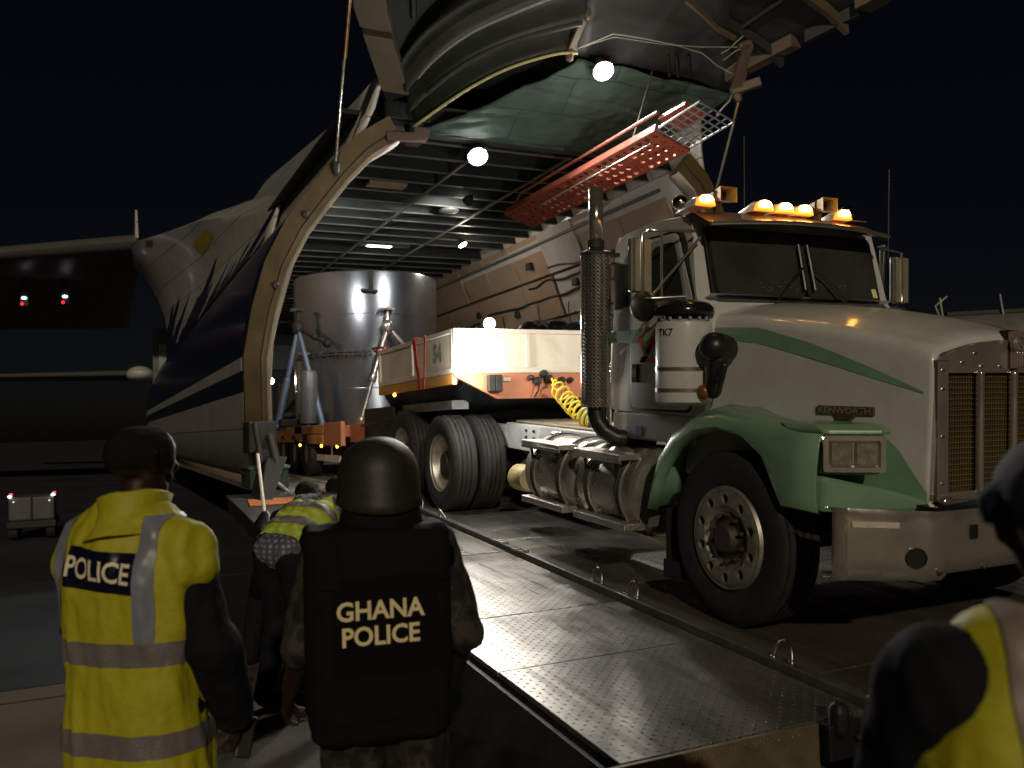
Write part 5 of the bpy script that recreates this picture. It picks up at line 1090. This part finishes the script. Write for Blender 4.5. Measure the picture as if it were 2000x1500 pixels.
def head_prims(J, hf, hu):
    h = J['head']; hf = hf.normalized(); hu = (hu-hf*hu.dot(hf)).normalized(); hr = hf.cross(hu); P = []
    def c(p, q, a, b): P.append(('head', p, q, a, b))
    c(h-hf*.036+hu*.02, h+hf*.022+hu*.028, .085, .081); c(h-hf*.03+hu*.0, h+hf*.03-hu*.0, .078, .074); c(h+hf*.015-hu*.035, h+hf*.05-hu*.088, .066, .036)
    for s in (-1, 1):
        c(h+hf*.0-hu*.05+hr*.03*s, h+hf*.045-hu*.085+hr*.02*s, .045, .03); c(h-hf*.018+hu*.018+hr*.086*s, h-hf*.004-hu*.03+hr*.08*s, .02, .014); c(h+hf*.062+hu*.018+hr*.03*s, h+hf*.07+hu*.02+hr*.012*s, .022, .022)
        c(h+hf*.06-hu*.02+hr*.035*s, h+hf*.055-hu*.03+hr*.04*s, .026, .022)
    c(h+hf*.088+hu*.008, h+hf*.108-hu*.024, .011, .016); c(h+hf*.094-hu*.03, h+hf*.09-hu*.032, .02, .018); c(h+hf*.078-hu*.058-hr*.018, h+hf*.078-hu*.058+hr*.018, .017, .017)
    return P, hr
def hand_prims(wr, d, side, curl):
    d = Vector(d).normalized(); side = Vector(side); side = (side-d*side.dot(d)).normalized(); curl = Vector(curl); curl = (curl-d*curl.dot(d)-side*curl.dot(side)).normalized(); P = []
    def c(p, q, a, b): P.append(('hand', p, q, a, b))
    for k in (-.024, 0, .024): c(wr+d*.01+side*k*.7, wr+d*.085+side*k, .019, .016)
    for k, l in ((-.034, .062), (-.012, .074), (.011, .078), (.033, .068)):
        a = wr+d*.09+side*k; b = a+(d*.9+curl*.35).normalized()*l*.52; e = b+(d*.35+curl*.95).normalized()*l*.36; f_ = e+(d*-.25+curl*.95).normalized()*l*.3
        c(a, b, .0105, .0095); c(b, e, .0095, .009); c(e, f_, .009, .008)
    a = wr+d*.03+side*.032; b = a+(side*.75+d*.7+curl*.3).normalized()*.04; e = b+(d*.9+curl*.5).normalized()*.035; c(a, b, .014, .012); c(b, e, .012, .010)
    return P
def fill(P, tags, inf=0, vox=.009, sm=4):
    b = B()
    for t, p, q, r1, r2 in P:
        if t in tags:
            k = inf.get(t, 0) if isinstance(inf, dict) else inf
            b.cap(p, q, r1+k, r2+k, 16)
    return remesh(b, vox, sm)
def mob(me, name, m, parent):
    o = bpy.data.objects.new(name, me); C.objects.link(o); me.materials.clear(); me.materials.append(m); o.parent = parent; return o
def stand(h=1.78, elL=None, wrL=None, elR=None, wrR=None, lean=0):
    k = h/1.78; V = lambda x, y, z: Vector((x*k, y*k, z*k))
    J = dict(pelvis=V(0, 0, .96), waist=V(0, 0, 1.10), chest=V(0, .0, 1.30), neck=V(0, -.02, 1.47), head=V(0, .025, 1.665), shL=V(-.185, -.01, 1.425), shR=V(.185, -.01, 1.425),
             elL=V(-.26, -.04, 1.13), wrL=V(-.26, .06, .88), elR=V(.26, -.04, 1.13), wrR=V(.26, .06, .88), hipL=V(-.095, 0, .93), hipR=V(.095, 0, .93), knL=V(-.11, .02, .5), knR=V(.11, .02, .5), anL=V(-.12, -.03, .09), anR=V(.12, -.03, .09), toeL=V(-.14, .14, .035), toeR=V(.14, .14, .035))
    for n, v in (('elL', elL), ('wrL', wrL), ('elR', elR), ('wrR', wrR)):
        if v: J[n] = V(*v)
    return J
def figure(label, loc, az, J, hf, hu=(0, 0, 1), hands=((0, 0, -1), (0, 0, -1)), group=None):
    t = tag(empty('person', loc, (0, 0, -R(az))), label, 'person', group)
    P = body_prims(J); H, hr = head_prims(J, Vector(hf), Vector(hu)); P += H
    for k, s, d in (('L', -1, hands[0]), ('R', 1, hands[1])):
        P += hand_prims(J['wr'+k], d, Vector((-.2*s, 1, 0)) if abs(Vector(d).normalized().z) > .5 else Vector((-s, 0, .3)), (-s, 0, 0) if abs(Vector(d).normalized().z) > .5 else (0, 0, -1))
    bo = mob(fill(P, ('torso', 'neck', 'armU', 'armF', 'leg', 'foot', 'head', 'hand'), 0, .0065, 3), 'body', skin, t)
    h = J['head']; hfn = Vector(hf).normalized(); hun = (Vector(hu)-hfn*Vector(hu).dot(hfn)).normalized()
    for s in (-1, 1):
        _build(B().ball(h+hfn*.077+hr*.031*s+hun*.002, .0125, 10, 8), 'eye', mat('eye white', (.55, .5, .45), .25), t, smooth=60)
    return t, P
def onback(me, x, z, off, y0=-1.2):
    bv = onback.c.get(me.name)
    if bv is None:
        bv = BVHTree.FromPolygons([v.co for v in me.vertices], [p.vertices[:] for p in me.polygons]); onback.c[me.name] = bv
    h = bv.ray_cast(Vector((x, y0, z)), Vector((0, 1, 0))); return Vector((x, h[0].y-off, z)) if h[0] else None
onback.c = {}
def backtext(me, txt, size, cx, cz, wscale, m, parent, off=.008, bold=.002, skew=0):
    tm = text_mesh(txt, size, bold)
    bm = bmesh.new(); bm.from_mesh(tm); bmesh.ops.triangulate(bm, faces=bm.faces); bmesh.ops.subdivide_edges(bm, edges=[e for e in bm.edges if e.calc_length() > .02], cuts=1); bm.to_mesh(tm); bm.free()
    last = -.17
    for v in tm.vertices:
        x, z = cx+v.co.x*wscale, cz+v.co.y+skew*v.co.x; p = onback(me, x, z, off); last = p.y if p else last; v.co = (x, last, z)
    o = bpy.data.objects.new('lettering', tm); C.objects.link(o); tm.materials.append(m); o.parent = parent; return o
def backpanel(me, x0, x1, z0, z1, m, parent, name, off=.004, skew=0):
    def fn(u, v):
        x = lerp(x0, x1, u); z = lerp(z0, z1, v)+skew*(x-(x0+x1)/2); return onback(me, x, z, off) or Vector((x, -.17, z))
    return B().grid(fn, 26, 12).build(name, m, parent, smooth=60)
camo = bpy.data.materials.new('camouflage cloth'); camo.use_nodes = True
def _camo():
    N = camo.node_tree.nodes; L = camo.node_tree.links; P = N['Principled BSDF']; tc = N.new('ShaderNodeTexCoord'); nz = N.new('ShaderNodeTexNoise'); nz.inputs['Scale'].default_value = 11; nz.inputs['Detail'].default_value = 2; L.new(tc.outputs['Object'], nz.inputs['Vector'])
    cr = N.new('ShaderNodeValToRGB'); cr.color_ramp.interpolation = 'CONSTANT'; e = cr.color_ramp.elements; e[0].color = (.006, .006, .005, 1); e[1].position = .45; e[1].color = (.022, .017, .011, 1)
    a = e.new(.53); a.color = (.042, .034, .024, 1); b = e.new(.62); b.color = (.010, .011, .007, 1); L.new(nz.outputs[0], cr.inputs[0]); L.new(cr.outputs[0], P.inputs['Base Color']); P.inputs['Roughness'].default_value = .85
_camo()

# --- police officer in the yellow vest
J = stand(1.83, elR=(.265, .0, 1.12), wrR=(.23, .15, .88), elL=(-.25, .06, 1.14), wrL=(-.2, .24, 1.0)); J['head'].z += .015; J['shR'].x = .168; J['shL'].x = -.168
t, P = figure('police officer in yellow high visibility vest marked POLICE, seen from behind', (.108, 3.07, 0), 42, J, (.42, .9, -.04), (0, 0, 1), ((.3, .9, -.2), (0, .35, -.9)))
jk = fill(P, ('torso', 'armU', 'armF'), {'torso': .0, 'armU': .016, 'armF': .036}, .011, 5); fold(jk, .009, (14, 14, 9), 3); mob(jk, 'jacket', navy, t)
tr_ = fill(P, ('leg',), .03, .012, 5); fold(tr_, .01, (10, 10, 6), 5); mob(tr_, 'trousers', navy, t)
mob(fill(P, ('foot',), .012, .009, 3), 'boots', blackp, t)
vb = B()
for s in (-1, 1):
    vb.cap((s*.075, .0, .66), (s*.07, .0, 1.05), .150, .140, 20); vb.cap((s*.07, .0, 1.05), (s*.09, -.012, 1.33), .140, .142, 20); vb.cap((s*.09, -.012, 1.33), (s*.12, -.02, 1.42), .138, .095, 18)
    vb.cap((s*.05, -.025, 1.48), (s*.175, -.015, 1.405), .08, .090, 18); vb.cap((s*.175, -.012, 1.40), (s*.198, -.022, 1.36), .09, .08, 18)
vb.cap((0, .02, .66), (0, -.01, 1.38), .158, .146, 20); vb.cap((0, -.02, 1.36), (0, -.02, 1.47), .14, .09, 20)
vb.v = [(x*1.03, y*1.03, z*1.03) for x, y, z in vb.v]
vest = remesh(vb, .010, 8)
bm = bmesh.new(); bm.from_mesh(vest); bmesh.ops.bisect_plane(bm, geom=bm.verts[:]+bm.edges[:]+bm.faces[:], plane_co=(0, 0, .64), plane_no=(0, 0, 1), clear_inner=True); bm.to_mesh(vest); bm.free()
fold(vest, .018, (8, 8, 1.7), 11); fold(vest, .008, (15, 15, 4.5), 17); fold(vest, .0025, (30, 30, 16), 4)
v_ = mob(vest, 'vest', hivis, t)
for z0, z1 in ((.845, .915), (1.115, 1.185)): mob(cut(vest, .003, z=(z0, z1)), 'reflective_band', tape, v_)
for x0, x1 in ((.11, .165), (-.23, -.182)): mob(cut(vest, .0035, z=(1.187, 1.56), x=(x0, x1)), 'shoulder_band', tapeb, v_)
cb_ = B().loft([[Vector((r*1.02*math.cos(a), -.015+r*1.12*math.sin(a)+dy, z+.018*math.cos(a)+.02*math.sin(a)*-1)) for a in [i/28*2*math.pi for i in range(28)]] for r, z, dy in ((.135, 1.48, -.01), (.104, 1.52, -.01), (.095, 1.565, 0), (.105, 1.605, .008), (.098, 1.61, .008), (.086, 1.56, .0))], closed=True)
cbm = cb_.mesh('collar'); cbm.shade_smooth(); fold(cbm, .008, (9, 9, 9), 2); mob(cbm, 'collar', hivis, v_)
backpanel(vest, -.140, .110, 1.342, 1.462, mat('navy name panel', (.006, .007, .02), .25), v_, 'name_panel', .006, -.09)
backtext(vest, 'POLICE', .085, -.014, 1.400, .86, letterw, v_, .011, .0015, -.09)
mat('cropped black hair', (.011, .0085, .0075), .85, bump=.6, bscale=260)
MATS['cropped black hair'].node_tree.nodes['Principled BSDF'].inputs['Specular IOR Level'].default_value = .15
hdm = cut(fill(P, ('head',), .0022, .0065, 3), 0, z=(1.70, 2.0), y=(-.3, .065)); mob(hdm, 'hair', MATS['cropped black hair'], t)
Mx = Matrix.Translation((.108, 3.07, 0)) @ Matrix.Rotation(-R(42), 4, 'Z')
rp = Mx @ Vector((.245, .20, .80))
ra = tag(empty('handheld_radio', rp, (R(-14), R(14), 0)), 'black handheld radio with antenna in the vested officer\'s hand', 'radio')
_build(B().box(-.026, .026, -.018, .018, -.06, .07), 'case', blackp, ra, bevel=.006); _build(B().tube([(-.015, 0, .07), (-.015, 0, .19)], .006, 8), 'antenna', blackp, ra, smooth=60); _build(B().lathe([(.008, 0), (.008, .015), (0, .015)], (.012, 0, .07), (0, 0, 1), 10), 'knob', blackp, ra)

# --- helmeted officer
J = stand(1.74, elL=(-.27, -.02, 1.12), wrL=(-.31, .10, .95), elR=(.275, -.05, 1.12), wrR=(.26, .10, .92))
t, P = figure('helmeted officer in black body armour marked GHANA POLICE', (.865, 2.94, 0), 9, J, (-.1, 1, 0), (0, 0, 1), ((-.1, .5, -.7), (-.2, .8, -.4)))
sh = fill(P, ('torso', 'armU'), {'torso': .012, 'armU': .022}, .011, 5); fold(sh, .012, (12, 12, 9), 6); mob(sh, 'shirt', camo, t)
tr_ = fill(P, ('leg',), .034, .012, 5); fold(tr_, .012, (10, 10, 6), 8); mob(tr_, 'trousers', camo, t); mob(fill(P, ('foot',), .012, .009, 3), 'boots', blackp, t)
def rsec(z, hx, hy, r=.09, cy=0): return [Vector((x, y+cy, z)) for x, y in rounded([(-hx, -hy), (hx, -hy), (hx, hy), (-hx, hy)], r, 5)]
av = B().loft([rsec(.80, .205, .165), rsec(.82, .225, .185), rsec(1.0, .238, .185), rsec(1.2, .24, .185), rsec(1.33, .238, .18), rsec(1.42, .235, .165, .05), rsec(1.465, .232, .14, .04, -.02), rsec(1.482, .222, .10, .03, -.03)], closed=True, caps=True)
for s in (-1, 1): av.cap((s*.10, -.03, 1.45), (s*.205, -.03, 1.435), .05, .046)
av.v = [(x-.022, y, z) for x, y, z in av.v]
av = remesh(av, .009, 2); fold(av, .006, (12, 12, 6), 9)
a_ = mob(av, 'body_armour', blackc, t); lpm = mat('black label patch', (.004, .004, .004), .8); lpm.node_tree.nodes['Principled BSDF'].inputs['Specular IOR Level'].default_value = .12
ncl = B().loft([[Vector((r*1.25*math.cos(a), -.03+r*math.sin(a), z)) for a in [i/28*2*math.pi for i in range(28)]] for r, z in ((.115, 1.44), (.112, 1.50), (.102, 1.555), (.09, 1.56), (.09, 1.48))], closed=True).mesh('neck_guard'); ncl.shade_smooth(); mob(ncl, 'neck_guard', blackc, a_)
backpanel(av, -.185, .16, 1.02, 1.33, mat('black label patch', (.004, .004, .004), .8), a_, 'label_patch', .004)
backtext(av, 'GHANA', .082, -.03, 1.225, .95, letter, a_, .009, .002); backtext(av, 'POLICE', .082, -.03, 1.145, .93, letter, a_, .009, .002)
for x in (-.19, .19): backpanel(av, x-.03, x+.03, 1.30, 1.455, blackc, a_, 'shoulder_strap', .012)
backpanel(av, -.22, .18, .88, .95, blackc, a_, 'waist_strap', .010)
hz = J['head'].z
hl = []
for i in range(13):
    th = math.pi/2*i/12; r_ = math.sin(th); hl.append((r_, math.cos(th)))
hb = B().loft([[Vector((.140*r**.9*math.cos(a)*1, .012+.154*r**.9*math.sin(a)-.0, hz+.012+.136*h)) for a in [k/40*2*math.pi for k in range(40)]] for r, h in hl[1:]]+[[Vector((.140*k*math.cos(a), .012+.154*k*math.sin(a)-(.01 if math.sin(a) < 0 else 0), hz+.012+z-(.028*max(0, -math.sin(a))**1.5)+(.02*max(0, math.sin(a))) )) for a in [q/40*2*math.pi for q in range(40)]] for k, z in ((1.006, -.035), (1.012, -.06), (1.05, -.088), (1.02, -.091), (.93, -.07))], closed=True, caps=True)
hm = hb.mesh('helmet'); hm.shade_smooth()
mob(hm, 'helmet', mat('olive black helmet', (.020, .019, .011), .5, var=.25, scale=30, bump=.15, bscale=200), t)
_build(B().tube([(.115, .0, hz-.06), (.122, .0, hz-.11), (.10, .03, hz-.14)], .011, 8), 'chin_strap', blackp, t, smooth=60)

# --- two workers leaning over the ramp edge
def worker(label, J, hf, hu, vestm, shirtm, hands, sleeve, stripe):
    t, P = figure(label, (0, 0, 0), 0, J, hf, hu, hands, 'workers leaning over the ramp')
    s_ = fill(P, ('torso', 'armU')+sleeve, {'torso': .012, 'armU': .02, 'armF': .018}, .011, 5); fold(s_, .007, (14, 14, 9), 4); mob(s_, 'shirt', shirtm, t)
    p_ = fill(P, ('leg',), .026, .012, 5); fold(p_, .01, (10, 10, 7), 2); mob(p_, 'trousers', navy, t); mob(fill(P, ('foot',), .012, .01, 3), 'shoes', blackp, t)
    ax = (J['neck']-J['pelvis']).normalized(); b = B(); lat = (J['shR']-J['shL']).normalized()
    st = J['pelvis']+ax*.03
    for s in (-1, 1):
        b.cap(st+lat*.075*s, J['chest']+lat*.095*s, .135, .135, 18); b.cap(J['chest']+lat*.095*s, J['neck'].lerp(J['shR' if s > 0 else 'shL'], .55)-ax*.03, .132, .085, 18)
    b.cap(st, J['chest'], .14, .138)
    vm = remesh(b, .010, 6)
    bm = bmesh.new(); bm.from_mesh(vm); bmesh.ops.bisect_plane(bm, geom=bm.verts[:]+bm.edges[:]+bm.faces[:], plane_co=st-ax*.02, plane_no=ax, clear_inner=True); bm.to_mesh(vm); bm.free()
    fold(vm, .011, (11, 11, 6), 13); vo = mob(vm, 'vest', vestm, t)
    for d0, d1, m in stripe:
        bm = bmesh.new(); bm.from_mesh(vm); bm.normal_update()
        for v in bm.verts: v.co += v.normal*.004
        L_n = (J['neck']-st).length
        for d, ci, co in ((d0, True, False), (d1, False, True)): bmesh.ops.bisect_plane(bm, geom=bm.verts[:]+bm.edges[:]+bm.faces[:], plane_co=st+ax*L_n*d, plane_no=ax, clear_inner=ci, clear_outer=co)
        m2 = bpy.data.meshes.new('band'); bm.to_mesh(m2); bm.free(); m2.shade_smooth(); mob(m2, 'reflective_band', m, vo)
    hd = fill(P, ('head',), .004, .008, 3); hun = Vector(hu).normalized()
    bm = bmesh.new(); bm.from_mesh(hd); bmesh.ops.bisect_plane(bm, geom=bm.verts[:]+bm.edges[:]+bm.faces[:], plane_co=J['head']+hun*.035-Vector(hf).normalized()*.02, plane_no=(hun-Vector(hf).normalized()*.55).normalized(), clear_inner=True); bm.to_mesh(hd); bm.free(); hd.shade_smooth()
    mob(hd, 'hair', MATS['cropped black hair'], t)
V = Vector
plaid = mat('grey plaid shirt', (.22, .22, .27), .8, var=.1)
def _plaid():
    N = plaid.node_tree.nodes; L = plaid.node_tree.links; P = N['Principled BSDF']; tc = N.new('ShaderNodeTexCoord'); out_ = None
    for rot in ((0, 0, 0), (0, R(90), 0), (0, 0, R(90))):
        mp = N.new('ShaderNodeMapping'); mp.inputs['Rotation'].default_value = rot; L.new(tc.outputs['Object'], mp.inputs[0])
        w = N.new('ShaderNodeTexWave'); w.inputs['Scale'].default_value = 9; w.inputs['Distortion'].default_value = .4; L.new(mp.outputs[0], w.inputs[0])
        if out_ is None: out_ = w.outputs['Fac']
        else:
            a = N.new('ShaderNodeMath'); a.operation = 'MULTIPLY'; L.new(out_, a.inputs[0]); L.new(w.outputs['Fac'], a.inputs[1]); out_ = a.outputs[0]
    cr = N.new('ShaderNodeValToRGB'); cr.color_ramp.elements[0].color = (.07, .07, .09, 1); cr.color_ramp.elements[1].color = (.24, .24, .28, 1); cr.color_ramp.elements[1].position = .4; L.new(out_, cr.inputs[0]); L.new(cr.outputs[0], P.inputs['Base Color'])
_plaid()
lt = V((.62, -.78, 0))*.175
def bent(pel, che, nek, hea, latv, knee, ank, elL, wrL, elR, wrR):
    J = dict(pelvis=pel, waist=pel.lerp(che, .4), chest=che, neck=nek, head=hea)
    J['shL'], J['shR'] = nek-latv-(nek-che)*.2, nek+latv-(nek-che)*.2
    for k, s in (('L', -1), ('R', 1)):
        J['hip'+k] = pel+latv*.52*s-V((0, 0, .03)); J['kn'+k] = knee+latv*.6*s; J['an'+k] = ank+latv*.6*s; fw = V((-latv.y, latv.x, 0)).normalized(); J['toe'+k] = J['an'+k]+fw*.17+V((0, 0, -.055))
    J.update(elL=elL, wrL=wrL, elR=elR, wrR=wrR); return J
J = bent(V((1.03, 5.92, .96)), V((1.26, 6.13, 1.13)), V((1.40, 6.22, 1.235)), V((1.515, 6.26, 1.30)), lt, V((1.10, 6.0, .5)), V((.98, 5.86, .09)), V((1.48, 6.55, 1.04)), V((1.62, 6.72, .86)), V((1.66, 6.12, 1.02)), V((1.85, 6.30, .86)))
J = {k: v+V((.05, .05, .06 if k[:2] not in ('an', 'to') else 0)) for k, v in J.items()}
worker('worker bending forward over the ramp edge in a lime vest over plaid shirt', J, (.75, .62, -.35), (.25, .25, .9), hivis2, plaid, ((.6, .5, -.6), (.6, .5, -.6)), ('armF',), ((.18, .33, tape), (.55, .68, tape)))
lt = V((.75, -.66, 0))*.17
J = bent(V((1.25, 7.05, .72)), V((1.40, 7.2, .97)), V((1.47, 7.26, 1.13)), V((1.545, 7.28, 1.285)), lt, V((1.25, 7.4, .5)), V((1.12, 7.1, .09)), V((1.55, 7.6, .98)), V((1.70, 7.75, .90)), V((1.72, 7.2, .98)), V((1.92, 7.38, .9)))
worker('worker crouching furthest back at the ramp edge in lime vest', J, (.8, .5, -.25), (.2, .2, .95), hivis2, navy, ((.6, .5, -.6), (.6, .5, -.6)), ('armF',), ((.3, .42, tape),))

# --- person at the right edge of the picture
q = Vector((0, 0, EYE))+ray(2092, 970)*1.25
J = stand(1.76, elL=(-.235, .10, 1.15), wrL=(-.12, .33, 1.18), elR=(.3, .05, 1.12), wrR=(.2, .28, 1.1))
t, P = figure('person in dark sleeves and yellow vest cut off by the right picture edge', (q.x, q.y, 0), 38, J, (.1, 1, -.05), (0, 0, 1), ((.3, .9, .1), (-.2, .9, .1)))
sh = fill(P, ('torso', 'armU', 'armF'), {'torso': .0, 'armU': .03, 'armF': .03}, .011, 5); fold(sh, .010, (14, 14, 8), 21); mob(sh, 'jacket', navy, t)
tr_ = fill(P, ('leg',), .03, .012, 5); mob(tr_, 'trousers', navy, t); mob(fill(P, ('foot',), .012, .01, 3), 'boots', blackp, t)
vb = B()
for s in (-1, 1):
    vb.cap((s*.09, 0, .75), (s*.105, -.005, 1.31), .138, .14, 18); vb.cap((s*.105, -.005, 1.31), (s*.10, -.015, 1.44), .13, .082, 18)
vb.cap((0, 0, .75), (0, 0, 1.3), .145, .135, 18); vest2 = remesh(vb, .011, 6); fold(vest2, .012, (10, 10, 4), 31)
v2 = mob(vest2, 'vest', hivis, t); mob(cut(vest2, .004, z=(1.02, 1.09)), 'reflective_band', tape, v2)
for x0, x1 in ((-.12, -.07), (.07, .12)): mob(cut(vest2, .004, z=(1.09, 1.6), x=(x0, x1)), 'shoulder_band', mat('pinkish reflective tape', (.22, .17, .14), .5), v2)
hd = cut(fill(P, ('head',), .012, .009, 3), 0, z=(J['head'].z-.01, 2.0)); mob(hd, 'knitted_cap', mat('dark blue cap', (.008, .010, .018), .9, bump=.4, bscale=200), t)
